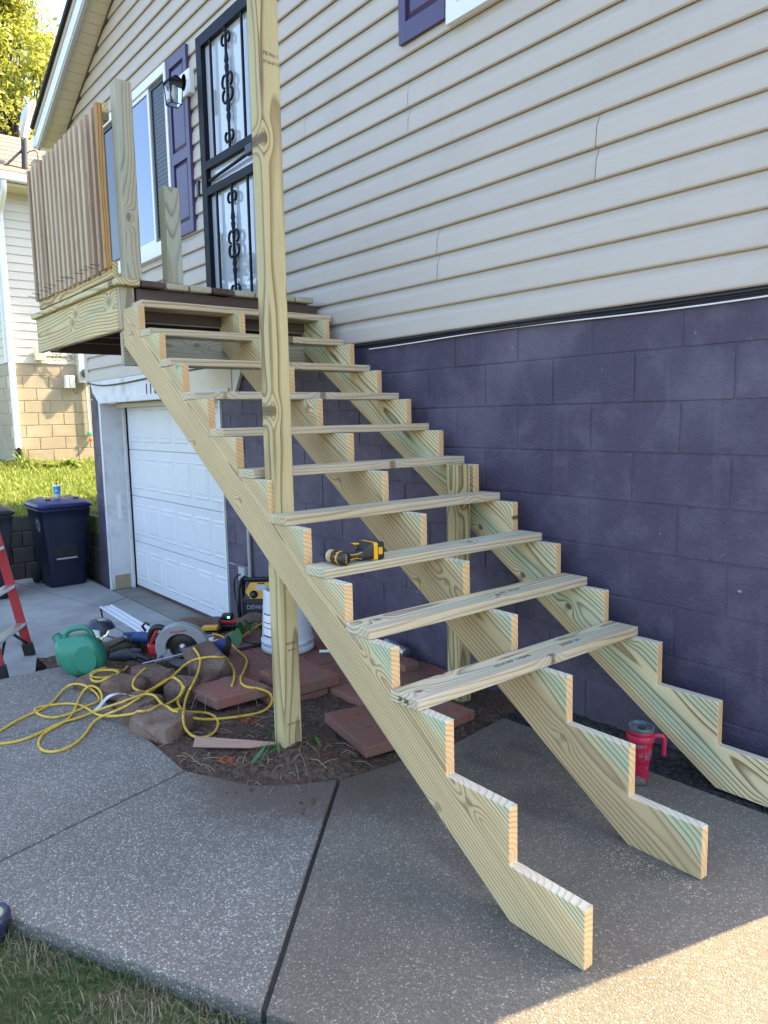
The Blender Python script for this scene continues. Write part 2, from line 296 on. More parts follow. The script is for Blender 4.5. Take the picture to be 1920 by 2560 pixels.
# ------------------------------------------------------------------ mesh helpers
WM = {}
class MB:
    def __init__(s): s.v, s.f, s.sm = [], [], []
    def add(s, vs, fs, smooth=False):
        b = len(s.v); s.v += [Vector(q) for q in vs]; s.f += [tuple(b+i for i in f) for f in fs]; s.sm += [smooth]*len(fs); return s
    def box(s, x0, x1, y0, y1, z0, z1, M=None):
        vs = [Vector((x, y, z)) for x in (x0, x1) for y in (y0, y1) for z in (z0, z1)]
        if M: vs = [M @ q for q in vs]
        return s.add(vs, [(0, 1, 3, 2), (4, 6, 7, 5), (0, 4, 5, 1), (2, 3, 7, 6), (0, 2, 6, 4), (1, 5, 7, 3)])
    def prism(s, poly, f0, f1, smooth=False):     # poly 2d points, f0/f1 map (a,b)->Vector
        n = len(poly); vs = [f0(*p) for p in poly]+[f1(*p) for p in poly]
        return s.add(vs, [tuple(range(n))[::-1], tuple(range(n, 2*n))]+[(i, (i+1) % n, n+(i+1) % n, n+i) for i in range(n)], smooth)
    def tube(s, path, r, n=8, caps=True):
        path = [Vector(p) for p in path]; rs = r if isinstance(r, (list, tuple)) else [r]*len(path); vs = []; fs = []
        t0 = (path[1]-path[0]).normalized(); a = t0.orthogonal().normalized()
        for i, p in enumerate(path):
            t = (path[min(i+1, len(path)-1)]-path[max(i-1, 0)]).normalized()
            a = (a-t*a.dot(t)).normalized(); b = t.cross(a)
            for k in range(n): an = 2*math.pi*k/n; vs.append(p+(a*math.cos(an)+b*math.sin(an))*rs[i])
        for i in range(len(path)-1):
            for k in range(n): fs.append((i*n+k, i*n+(k+1) % n, (i+1)*n+(k+1) % n, (i+1)*n+k))
        s.add(vs, fs, True)
        if caps: s.add([vs[k] for k in range(n)], [tuple(range(n))[::-1]]); s.add(vs[-n:], [tuple(range(n))])
        return s
    def lathe(s, prof, n=24, M=None, cap=True, smooth=True):   # prof (r,z)
        vs = [Vector((r*math.cos(2*math.pi*k/n), r*math.sin(2*math.pi*k/n), z)) for r, z in prof for k in range(n)]
        if M: vs = [M @ q for q in vs]
        s.add(vs, [(i*n+k, i*n+(k+1) % n, (i+1)*n+(k+1) % n, (i+1)*n+k) for i in range(len(prof)-1) for k in range(n)], smooth)
        if cap:
            s.add(vs[:n], [tuple(range(n))[::-1]]); s.add(vs[-n:], [tuple(range(n))])
        return s
    def loft(s, rings, cap=True, smooth=True):
        n = len(rings[0]); vs = [Vector(p) for rg in rings for p in rg]
        s.add(vs, [(i*n+k, i*n+(k+1) % n, (i+1)*n+(k+1) % n, (i+1)*n+k) for i in range(len(rings)-1) for k in range(n)], smooth)
        if cap: s.add(rings[0], [tuple(range(n))[::-1]]); s.add(rings[-1], [tuple(range(n))])
        return s
    def xf(s, M): s.v = [M @ q for q in s.v]; return s
    def mesh(s, name, loc=Vector(), bevel=0., seg=2, merge=False):
        m = bpy.data.meshes.new(name); m.from_pydata([q-loc for q in s.v], [], s.f)
        for p, k in zip(m.polygons, s.sm): p.use_smooth = k
        if bevel or merge:
            b = bmesh.new(); b.from_mesh(m); bmesh.ops.remove_doubles(b, verts=b.verts, dist=1e-5); bmesh.ops.recalc_face_normals(b, faces=b.faces)
            if bevel: bmesh.ops.bevel(b, geom=[e for e in b.edges if e.is_manifold and e.calc_face_angle(0) > .5], offset=bevel, segments=seg, profile=.5, affect='EDGES', clamp_overlap=True)
            b.to_mesh(m); b.free()
        return m
    def build(s, name, mat, parent=None, loc=None, bevel=0., seg=2, merge=False, smooth=None):
        if loc is None:
            xs = list(zip(*s.v)); loc = Vector([(min(a)+max(a))/2 for a in xs[:2]]+[min(xs[2])])
        loc = Vector(loc); m = s.mesh(name, loc, bevel, seg, merge)
        if smooth is not None:
            for p in m.polygons: p.use_smooth = smooth
        return obj(name, m, mat, parent, Matrix.Translation(loc))
def obj(name, mesh, mat, parent=None, M=None):
    o = bpy.data.objects.new(name, mesh); C.objects.link(o); M = M or Matrix()
    if mesh is not None and mat and not mesh.materials: mesh.materials.append(MT[mat] if isinstance(mat, str) else mat)
    o.matrix_basis = M; WM[o.name] = M.copy()
    if parent: o.parent = parent; o.matrix_parent_inverse = WM[parent.name].inverted()
    return o
def tag(o, label=None, cat=None, group=None, kind=None):
    for k, v in (('label', label), ('category', cat), ('group', group), ('kind', kind)):
        if v: o[k] = v
    return o
def thing(name, label, cat, loc, group=None): return tag(obj(name, None, None, None, Matrix.Translation(Vector(loc))), label, cat, group)
def axes(o, x, y, z=None):
    x = Vector(x).normalized(); y = Vector(y); y = (y-x*y.dot(x)).normalized(); z = x.cross(y); o = Vector(o)
    return Matrix(((x.x, y.x, z.x, o.x), (x.y, y.y, z.y, o.y), (x.z, y.z, z.z, o.z), (0, 0, 0, 1)))
_bc = {}
def board(name, mat, parent, c, xd, yd, L, Wd, T, bevel=.004):   # local x = grain
    k = (round(L, 3), round(Wd, 3), round(T, 3), bevel, mat)
    if k not in _bc:
        _bc[k] = MB().box(-L/2, L/2, -Wd/2, Wd/2, -T/2, T/2).mesh(name, bevel=bevel)
    return obj(name, _bc[k], mat, parent, axes(c, xd, yd))
def text(name, body, size, M, mat, parent, ext=.0004, shear=0., xs=1.):
    cu = bpy.data.curves.new(name, 'FONT'); cu.body = body; cu.size = size; cu.extrude = ext; cu.align_x = 'CENTER'; cu.align_y = 'CENTER'; cu.shear = shear; cu.resolution_u = 3
    t = bpy.data.objects.new('tmp', cu); C.objects.link(t); dg = bpy.context.evaluated_depsgraph_get()
    m = bpy.data.meshes.new_from_object(t.evaluated_get(dg)); bpy.data.objects.remove(t)
    for v in m.vertices: v.co.x *= xs
    m.materials.clear(); return obj(name, m, mat, parent, M)
def cat_rom(pts, k=6):
    pts = [Vector(p) for p in pts]; out = []
    for i in range(len(pts)-1):
        a, b, c, d = pts[max(i-1, 0)], pts[i], pts[i+1], pts[min(i+2, len(pts)-1)]
        for j in range(k):
            t = j/k; out.append(.5*((2*b)+(c-a)*t+(2*a-5*b+4*c-d)*t*t+(3*b-a-3*c+d)*t**3))
    return out+[pts[-1]]
def rrect(w, h, r, z, n=4, cx=0., cy=0.):
    o = []
    for sx, sy, a0 in ((1, 1, 0), (-1, 1, 90), (-1, -1, 180), (1, -1, 270)):
        for k in range(n+1):
            a = R(a0+90*k/n); o.append((cx+sx*(w/2-r)+r*math.cos(a), cy+sy*(h/2-r)+r*math.sin(a), z))
    return o
# ================================================================== SETTING
W = .25                                   # face of the gable wall (plane y = W); wall runs along x
XL, XR = -7.95, .43                       # house corners
def inpoly(x, y, P):
    c = False; j = len(P)-1
    for i in range(len(P)):
        if (P[i][1] > y) != (P[j][1] > y) and x < (P[j][0]-P[i][0])*(y-P[i][1])/(P[j][1]-P[i][1])+P[i][0]: c = not c
        j = i
    return c
# base ground sheet
tag(MB().box(-300, 300, -300, 300, -1.2, -.75).build('ground', 'turf'), kind='structure')
# ---- front walk: exposed aggregate slabs
def lawn_edge(x): return -2.26+(x+1.31)*.494 if x < -.3 else max(-7.2, -1.761-(x+.3)*1.2)  # out of view the edge bends away, widening the sunlit slab for bounce
BEDARC = [(-3.53, -1.43), (-1.78, -1.445), (-1.625, -1.364), (-1.485, -1.292), (-1.363, -1.138), (-1.292, -1.0), (-1.218, -.412), (-1.265, -.029)]
g = .006
SLABS = [
    [(-3.55, -1.43), (-2.63-g, -1.438), (-2.66-g, -1.97), (-2.74-g, lawn_edge(-2.74)), (-3.55, lawn_edge(-3.55))],
    [(-2.63+g, -1.438), (-1.785-g, -1.445), (-1.545-g, lawn_edge(-1.545)), (-2.74+g, lawn_edge(-2.74)), (-2.66+g, -1.97)],
    [(-1.785+g, -1.445), (-1.625, -1.364), (-1.485, -1.292), (-1.363, -1.138), (-1.292-g*1.3, -1.0-g*.4), (-.452-g*1.4, -1.841-g*.6), (-1.545+g, lawn_edge(-1.545))],
    [(-1.292+g*1.3, -1.0+g*.4), (-1.218, -.412), (-1.265, -.029), (-.5, .005), (.6, .06), (.6, 4.), (9., 4.), (9., -7.2), (4.23, -7.2), (-.3, -1.761), (-.452+g*1.4, -1.841+g*.6)]]  # unseen right part of this slab added to bounce warm sunlight
fwk = MB()
sub = [(-3.545, -1.44), (-1.79, -1.455), (-1.63, -1.375), (-1.495, -1.30), (-1.375, -1.145), (-1.28, -.99), (-1.21, -.41), (-1.255, -.04), (-.5, -.005), (.61, .05), (.61, 3.98), (8.98, 3.98), (8.98, -7.18), (4.24, -7.18), (-.29, -1.745), (-3.545, lawn_edge(-3.55)+.012)]
fwk.prism(sub, lambda a, b: Vector((a, b, -.5)), lambda a, b: Vector((a, b, -.014)))
walk = tag(fwk.build('front_walk', 'subbase'), kind='structure')
slab_meshes = []
for si, P in enumerate(SLABS):
    mb = MB(); mb.prism(P[::-1] if False else P, lambda a, b: Vector((a, b, -.095)), lambda a, b: Vector((a, b, 0.)))
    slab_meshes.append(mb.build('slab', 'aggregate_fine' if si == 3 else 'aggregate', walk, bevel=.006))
# ---- lawn in front
lw = MB(); nx, ny = 60, 50
for i in range(nx+1):
    for j in range(ny+1):
        x = -8+24*i/nx; e = lawn_edge(x)+.03; y = e-22*(j/ny)**2.2
        lw.v.append(Vector((x, y, (-.052 if x > -3.5 else -.052-.4*min(1, (-3.5-x)/1.5))+.012*noise.noise((x*5, y*5, 0)))))
for i in range(nx):
    for j in range(ny):
        a = i*(ny+1)+j; lw.f.append((a, a+1, a+ny+2, a+ny+1)); lw.sm.append(True)
tag(lw.build('lawn', 'turf', loc=(0, -5, 0)), kind='structure')
tag(MB().box(-40, 40, -9.0, -7.4, -.3, -.05).build('unseen_sidewalk', 'drive'), kind='structure'); tag(MB().box(-60, 60, -18, -9.3, -.4, -.16).build('street', 'apron'), kind='structure')  # unseen paving, added to keep the bounce light neutral
def blades(name, mat, pts, h, w, spread, label, cat=None):
    mb = MB()
    for (x, y, z) in pts:
        a = random.uniform(0, 6.283); hh = h*random.uniform(.45, 1.25); d = Vector((math.cos(a), math.sin(a), 0)); s_ = Vector((-d.y, d.x, 0))*w*random.uniform(.6, 1.3)
        l = random.uniform(.1, 1)*spread*hh; p = Vector((x, y, z)); q = p+d*l*.35+Vector((0, 0, hh*.6)); t = p+d*l+Vector((0, 0, hh*random.uniform(.7, 1)))
        mb.add([p-s_, p+s_, q+s_*.8, q-s_*.8, t], [(0, 1, 2, 3), (3, 2, 4)])
    return tag(mb.build(name, mat, loc=(pts[0][0], pts[0][1], 0)), label, cat, kind='stuff')
gp, gd = [], []
while len(gp)+len(gd) < 9000:
    x = random.uniform(-1.75, .1); e = lawn_edge(x); y = e-random.random()**1.3*.8+.0
    if y > e-.005: continue
    k = noise.noise((x*4+3, y*4, 2))
    (gd if (k > .02 and random.random() < .7) or random.random() < .22 else gp).append((x, y, -.052))
blades('lawn_grass', 'grass', gp, .042, .0016, 1.0, 'short green lawn grass beside the slab edge')
blades('dry_grass', 'grass_dry', gd, .036, .0014, 1.5, 'straw coloured dry patches in the front lawn')
# ---- lower driveway: concrete slabs with joints
ZD = -.5
drv = tag(MB().box(-9.2, -3.4, -18, .56, ZD-.25, ZD-.02).build('driveway', 'subbase'), kind='structure')
def line(p, q): return lambda y: p[0]+(q[0]-p[0])*(y-p[1])/(q[1]-p[1])
jd = line((-6.54, -1.19), (-6.32, -.46)); g = .007
DS = [([(-9.0, -.56), (-6.86, -.135), (-7.10, .225), (-9.0, .225)], 'drive'),
      ([(-9.0, -.58), (-6.86, -.15), (jd(-.46)-g, -.30), (jd(-4)-g, -4), (-9.0, -4)], 'drive'),
      ([(-6.84, -.135), (jd(-.40)-g, -.29), (-3.42, -.29), (-3.42, .225), (-7.08, .225)], 'drive'),
      ([(jd(-.46)+g, -.305), (-3.42, -.305), (-3.42, -4), (jd(-4)+g, -4)], 'drive'),
      ([(-9.0, -4.02), (-3.42, -4.02), (-3.42, -18), (-9.0, -18)], 'drive'),
      ([(-7.54, .24), (-4.6, .24), (-4.6, .55), (-7.54, .55)], 'apron')]
for P, m in DS:
    mb = MB(); mb.prism(P, lambda a, b: Vector((a, b, ZD-.1)), lambda a, b: Vector((a, b, ZD))); mb.build('slab', m, drv, bevel=.004)
# ---- planting bed of bare soil
POST = Vector((-1.605, -1.045, 0))
def bed_h(x, y):
    z = -.018+.014*noise.noise((x*6, y*6, 1))+.010*noise.noise((x*17, y*17, 4))+.006*noise.noise((x*45, y*45, 7))
    z += .075*math.exp(-((x-POST.x)**2+(y-POST.y)**2)/.035)
    z += .03*math.exp(-((x+1.45)**2+(y+.95)**2)/.02)
    z += .02*math.exp(-((x+1.9)**2+(y+1.25)**2)/.05)
    if x < -3.88: z -= (-3.88-x)*1.5
    return z
bd = MB(); nx, ny = 190, 120
for i in range(nx+1):
    for j in range(ny+1):
        x = -3.95+2.80*i/nx; y = -1.50+1.74*j/ny; z = bed_h(x, y)
        if any(inpoly(x, y, P) for P in SLABS):
            z = -.045 if not any(abs(x-a)+abs(y-b) < .05 for a, b in BEDARC[1:6]) else z-.01
        bd.v.append(Vector((x, y, z)))
for i in range(nx):
    for j in range(ny):
        a = i*(ny+1)+j; bd.f.append((a, a+ny+1, a+ny+2, a+1)); bd.sm.append(True)
bed = tag(bd.build('garden_bed', 'soil', loc=(-2.5, -.6, 0)), kind='structure')
MB().box(-3.95, -3.55, -1.5, .24, -.7, -.30).build('bed_bank', 'soil', bed)
# gravel strip along the wall
gs = MB(); nx, ny = 130, 16
for i in range(nx+1):
    for j in range(ny+1):
        x = -1.30+2.2*i/nx; y = -.02+.27*j/ny
        gs.v.append(Vector((x, y, -.012+.012*noise.noise((x*30, y*30, 0))+.01*noise.noise((x*8, y*8, 3))+(.02 if j > 12 else 0))))
for i in range(nx):
    for j in range(ny):
        a = i*(ny+1)+j; gs.f.append((a, a+ny+1, a+ny+2, a+1)); gs.sm.append(True)
tag(gs.build('gravel_strip', 'gravel', loc=(-.3, .1, 0)), kind='structure')
def ico(mb, p, r, sq=.7):
    t = [(0, 0, 1), (.9, 0, .1), (-.3, .85, .1), (-.3, -.85, .1), (.4, .6, -.6), (.4, -.6, -.6), (-.8, 0, -.5)]
    M = Matrix.Rotation(random.uniform(0, 6), 3, 'Z'); vs = [Vector(p)+(M @ Vector((a*r*random.uniform(.7, 1.2), b*r*random.uniform(.7, 1.2), c*r*sq))) for a, b, c in t]
    mb.add(vs, [(0, 1, 2), (0, 2, 3), (0, 3, 1), (1, 4, 2), (1, 3, 5), (1, 5, 4), (2, 6, 3), (2, 4, 6), (3, 6, 5), (4, 5, 6)])
peb = MB()
for k in range(700): ico(peb, (random.uniform(-1.28, .8), random.uniform(-.01, .23), -.004), random.uniform(.003, .009))
tag(peb.build('loose_gravel', 'gravel', loc=(-.3, .1, 0)), 'loose dark gravel scattered in the strip by the wall', kind='stuff')
clod = MB()
for k in range(1500):
    x, y = random.uniform(-3.4, -1.2), random.uniform(-1.5, .2)
    if k < 700: x, y = random.gauss(-1.55, .22), random.gauss(-1.12, .13)
    if any(inpoly(x, y, P) for P in SLABS) and random.random() < .85: continue
    z = 0 if any(inpoly(x, y, P) for P in SLABS) else bed_h(x, y)
    ico(clod, (x, y, z), random.choice((.004, .006, .008, .014))*random.uniform(.6, 1.2))
tag(clod.build('soil_clods', 'soil', loc=(-2, -1, 0)), 'crumbs and clods of brown soil over the garden bed', kind='stuff')
# ---- neighbour's grass bank with retaining wall
bank = MB(); nx, ny = 60, 40
def bank_h(x, y): return .30+(-9.0-x)*.17*(1 if x > -12.2 else 0)+(.54 if x <= -12.2 else 0)+.03*noise.noise((x*1.5, y*1.5, 0))
for i in range(nx+1):
    for j in range(ny+1):
        x = -9.05-14*(i/nx)**1.5; y = -4+16*j/ny; bank.v.append(Vector((x, y, bank_h(x, y))))
for i in range(nx):
    for j in range(ny):
        a = i*(ny+1)+j; bank.f.append((a, a+1, a+ny+2, a+ny+1)); bank.sm.append(True)
tag(bank.build('grass_bank', 'bankturf', loc=(-12, 2, 0)), kind='structure')
tag(MB().box(-9.06, -7.95, .32, 9, -.6, .28).build('side_yard', 'bankturf'), kind='structure')
pts = []
while len(pts) < 16000:
    x = -8.0-random.random()**1.1*4.1; y = random.uniform(-.9, 2.4)
    if x > -9.0 and y < .36: continue
    pts.append((x, y, (bank_h(x, y) if x < -9.05 else .28)))
blades('bank_grass', 'grass_sun', pts, .085, .006, .8, 'bright sunlit grass on the bank below the neighbouring house')
rw = thing('retaining_wall', 'low dark block retaining wall behind the two wheeled bins', 'wall', (-9.0, 0, ZD))
for lv in range(4):
    for k in range(18):
        y0 = -4+.26*k+(.13 if lv % 2 else 0)
        if y0 > .3: continue
        MB().box(-9.0-.012*lv, -9.22, y0+.004, min(y0+.256, .33), ZD+.2*lv+.002, ZD+.2*lv+.198).build('block', 'retain', rw, bevel=.012)
    for k in range(5):
        x0 = -9.0+.22*k; MB().box(x0+.004, min(x0+.217, -7.96), .30+.008*lv, .40, ZD+.2*lv+.002, ZD+.2*lv+.198).build('block', 'retain', rw, bevel=.012)
# ================================================================== HOUSE
house = thing('house', 'beige vinyl sided gable house with purple painted block basement', 'house', (-3.7, W, ZD))
core = MB()
SL = .441; ZE = 4.77                       # soffit line: z = ZE + SL*(x+8.03)
XA = (-8.03+XR+.08)/2; ZA = ZE+SL*(XA+8.03)
core.box(XL+.01, XR-.01, .62, 9.0, ZD-.3, ZE+.02)
core.box(XL+.01, -7.60, W+.024, .62, ZD-.3, 1.66); core.box(-4.60, XR-.01, W+.024, .62, ZD-.3, 1.66); core.box(XL+.01, XR-.01, W+.024, .62, 1.68, ZE+.02)
core.prism([(XL+.01, ZE+.02), (XR-.01, ZE+.02), (XA, ZA)], lambda a, b: Vector((a, W+.024, b)), lambda a, b: Vector((a, 9.0, b)))
core.build('wall', 'siding', house)
# basement blocks
fwall = MB().box(-4.64, XR, W+.0045, W+.03, ZD-.1, 1.93).box(-4.64, -4.58, W+.03, .62, ZD-.1, 1.65).build('foundation_wall', 'purple_mortar', house)
MB().box(XL, -7.56, W+.0045, .62, ZD-.1, 1.66).build('foundation_pier', 'purple_mortar', house)
CH, BL = .2175, .4365; cache = {}
def block(x0, x1, z0, z1, par, mat, plane='y', d=W, th=.02, j=.008, sgn=-1):
    w_, h_ = x1-x0-j, z1-z0-j; k = (round(w_, 3), round(h_, 3), mat, plane)
    if k not in cache:
        if plane == 'y': m = MB().box(-w_/2, w_/2, 0, th, -h_/2, h_/2)
        else: m = MB().box(-th, 0, -w_/2, w_/2, -h_/2, h_/2)
        cache[k] = m.mesh('block', bevel=.004)
    dd = d+random.uniform(-.0012, .0012)
    M = Matrix.Translation(((x0+x1)/2, dd, (z0+z1)/2) if plane == 'y' else (dd, (x0+x1)/2, (z0+z1)/2))
    return obj('block', cache[k], mat, par, M)
for r_ in range(-11, 2):
    z0 = 1.505+CH*r_; z1 = z0+CH
    if z1 > 1.94: z1 = 1.935
    if z1-z0 < .03 or z1 < ZD: continue
    x = -.335-(BL/2 if r_ % 2 else 0)+BL*3
    while x > XL-.01:
        a, b = max(x-BL, XL), min(x, XR)
        for lo, hi in ((XL, -7.57), (-4.62, XR)):
            if z0 < 0 and lo == -4.62 and b < XR+.1 and z1 < -.08: continue
            p, q = max(a, lo), min(b, hi)
            if q-p > .03: block(p, q, z0, z1, fwall, 'purple')
        x -= BL
# siding: dutch lap courses
PF = [(.002, .002), (-.003, -.016), (.003, -.0235), (.012, -.0245), (.082, -.0205), (.092, -.0185), (.120, -.0055), (.1385, -.003)]
EXP = .1374; Z0 = 1.926
def course(par, mat, p0, p1, zb, name='siding_course', tri=None, fn=None):
    # p0,p1 run positions, fn(run, depth, z)
    mb = MB()
    top0 = tri[0] if tri else 0; top1 = tri[1] if tri else 0
    v = []
    for u, du in ((p0, top0), (p1, top1)):
        for h, d in PF:
            hh = h*1.0; v.append(fn(u+du*max(0, hh)/EXP, d, zb+hh))
    n = len(PF); mb.add(v, [(i, i+n, i+n+1, i+1) for i in range(n-1)]); mb.add([v[0], v[1], v[n+1], v[n]], [(0, 1, 2, 3)])
    return mb.build(name, mat, par)
sw = MB().box(XL, XR, W+.003, W+.022, 1.96, 4.6).build('siding_wall', 'siding', house)
fnw = lambda u, d, z: Vector((u, W+d, z))
JOINT = {2: [-2.005], 3: [-2.005, -5.2], 4: [-.992], 5: [-.992, -5.25], 8: [-2.232], 9: [-2.232], 10: [-3.265], 11: [-3.265], 13: [-1.2], 6: [-6.1], 7: [-4.2], 16: [-7.3], 17: [-7.3], 18: [-2.9], 19: [-2.9], 12: [-5.9], 14: [-7.35], 20: [-6.9]}
k = 0
while True:
    zb = Z0+EXP*k
    def xlim(z): return max(XL, -8.03+(z-ZE)/SL) if z > ZE else XL
    a0, a1 = xlim(zb), xlim(zb+EXP); b0, b1 = 2*XA-a0 if zb > ZE else XR, 2*XA-a1 if zb+EXP > ZE else XR
    if b1-a1 < .1: break
    cuts = sorted(1.044+(j_-1.044)*.9925 for j_ in JOINT.get(k, [])); seg = [a0]+[c for c in cuts if a0+.2 < c < b0-.2]+[b0]
    for i in range(len(seg)-1):
        p, q = seg[i]+(.0016 if i else 0), seg[i+1]-(.0016 if i < len(seg)-2 else 0)
        course(sw, 'siding', p, q, zb, tri=(a1-a0 if i == 0 else .006, b1-b0 if i == len(seg)-2 else .006), fn=fnw)
    k += 1
MB().box(XL-.055, XL+.055, W-.026, W+.05, 1.90, ZE-.02).build('corner_post', 'beige', house, bevel=.006)
MB().box(XL-.055, XL-.001, W+.05, 9, 1.90, ZE-.02).build('side_siding', 'siding', house)
# roof, rake, soffit
YO = -.04; EX = .36
def rz(x): return ZE+SL*((x+8.03) if x < XA else (2*XA-x+8.03))
xe0, xe1 = XL-EX-.08, 2*XA-(XL-EX-.08)
rf = MB()
for sgn, x0 in ((1, xe0), (-1, xe1)):
    P = [(x0, rz(x0)+.19), (XA, rz(XA)+.19), (XA, rz(XA)+.245), (x0-sgn*.03, rz(x0)+.225)]
    if sgn < 0: P = P[::-1]
    rf.prism(P, lambda a, b: Vector((a, 9.4, b)), lambda a, b: Vector((a, YO-.03, b)))
rf.build('roof', 'shingle', house)
for nm, m, lo, hi, yy in (('rake_trim', 'beige', .125, .188, YO+.002), ('fascia', 'white', -.015, .135, YO+.012), ('drip_edge', 'gray', -.045, -.010, YO+.022)):
    f_ = MB()
    for sgn, x0 in ((1, xe0+.02), (-1, xe1-.02)):
        P = [(x0, rz(x0)+lo), (XA, rz(XA)+lo), (XA, rz(XA)+hi), (x0, rz(x0)+hi)]
        if sgn < 0: P = P[::-1]
        f_.prism(P, lambda a, b: Vector((a, yy+.03, b)), lambda a, b: Vector((a, yy, b)))
    f_.build(nm, m, house)
x = xe0+.04; PW = .115
sof = MB().prism([(xe0+.02, rz(xe0)+.02), (XA, rz(XA)+.012), (XA, rz(XA)+.03), (xe0+.02, rz(xe0)+.045)], lambda a, b: Vector((a, W, b)), lambda a, b: Vector((a, YO+.03, b))).build('soffit', 'cream', house)
while x < XA-.2:
    P = [(x+.003, rz(x+.003)-.004), (x+PW-.003, rz(x+PW-.003)-.004), (x+PW-.003, rz(x+PW-.003)+.008), (x+.003, rz(x+.003)+.008)]
    MB().prism(P, lambda a, b: Vector((a, W+.0, b)), lambda a, b: Vector((a, YO+.034, b))).build('soffit_panel', 'cream', sof)
    x += PW
MB().prism([(-8.03, rz(-8.03)-.035), (XA, rz(XA)-.035), (XA, rz(XA)-.008), (-8.03, rz(-8.03)-.008)], lambda a, b: Vector((a, W-.004, b)), lambda a, b: Vector((a, W-.030, b))).build('rake_channel', 'brown', house)
MB().box(xe0-.09, xe0+.02, YO-.01, 9.2, rz(xe0)+.0, rz(xe0)+.13).build('gutter', 'white', house, bevel=.02)
MB().box(xe0+.02, XL-.05, W-.01, 9.2, rz(xe0)-.004, rz(xe0)+.015).build('eave_soffit', 'cream', house)
# garage: header, jambs, door
hd = MB().prism([(-7.82, 1.922), (-7.75, 1.795), (-7.55, 1.665), (-4.33, 1.665), (-4.215, 1.835), (-4.23, 1.922)][::-1], lambda a, b: Vector((a, W-.004, b)), lambda a, b: Vector((a, W-.034, b))).build('garage_header', 'white_old', house, bevel=.003)
MB().box(-7.45, -4.40, W-.058, W-.036, 1.668, 1.716).build('drip_board', 'white_old', hd, bevel=.004)
MB().box(-5.2, -4.36, W-.042, W-.0345, 1.70, 1.90).build('patch_panel', 'cream', hd)
for i_, (ch, xx) in enumerate((('1', -6.13), ('1', -6.025), ('8', -5.91))):
    text('house_number', ch, .15, axes((xx, W-.038, 1.772), (1, 0, 0), (0, 0, 1)), 'ink', hd, .002, xs=.75)
jm = MB().box(-7.575, -7.553, W-.012, .47, ZD, 1.668).build('garage_jamb', 'white_old', house, bevel=.003)
MB().box(-7.61, -7.553, W-.026, W-.013, ZD, 1.70).build('jamb_casing', 'white_old', jm, bevel=.003)
MB().box(-7.5525, -7.5505, .27, .452, ZD+.004, ZD+.17).build('filler_patch', 'primer', jm)
MB().box(-7.5525, -7.548, .345, .395, .34, .62).build('strike_plate', 'white', jm, bevel=.002)
MB().box(-7.55, -7.50, .462, .492, ZD, 1.668).build('door_stop', 'white_old', house, bevel=.003)
MB().box(-7.55, -4.62, .40, .49, 1.62, 1.669).build('door_top_stop', 'cream', house, bevel=.003)
MB().box(-4.655, -4.635, W-.016, .30, ZD, 1.668).build('garage_jamb', 'white', house, bevel=.003)
gdr = MB().box(-7.50, -4.58, .530, .55, ZD+.03, 1.66).build('garage_door', 'gdoor', house)
SH = .535
for r_ in range(4):
    z0 = ZD+.035+SH*r_; sec = MB().box(-7.49, -4.59, .507, .53, z0+.003, z0+SH-.003).build('door_section', 'gdoor', gdr, bevel=.004)
    pw = (2.9-.02)/7
    for c_ in range(7):
        a = -7.48+pw*c_+.035; b = a+pw-.07; lo, hi = z0+.085, z0+SH-.085
        fr = [(a, lo), (b, lo), (b, hi), (a, hi)]; q = .022
        m_ = MB()
        def ring(i0, y0, i1, y1):
            A = [Vector((x_+(i0 if k_ in (0, 3) else -i0), y0, z_+(i0 if k_ < 2 else -i0))) for k_, (x_, z_) in enumerate(fr)]
            B = [Vector((x_+(i1 if k_ in (0, 3) else -i1), y1, z_+(i1 if k_ < 2 else -i1))) for k_, (x_, z_) in enumerate(fr)]
            m_.add(A+B, [(k_, (k_+1) % 4, 4+(k_+1) % 4, 4+k_) for k_ in range(4)])
        ring(0, .5065, .016, .498); ring(.016, .498, .026, .503); ring(.026, .503, .050, .5035); ring(.050, .5035, .058, .499)
        m_.add([Vector((x_+(.058 if k_ in (0, 3) else -.058), .499, z_+(.058 if k_ < 2 else -.058))) for k_, (x_, z_) in enumerate(fr)], [(0, 1, 2, 3)])
        m_.build('raised_panel', 'gdoor', sec)
MB().box(-7.49, -4.59, .512, .535, ZD+.004, ZD+.034).build('weather_strip', 'brown', gdr)
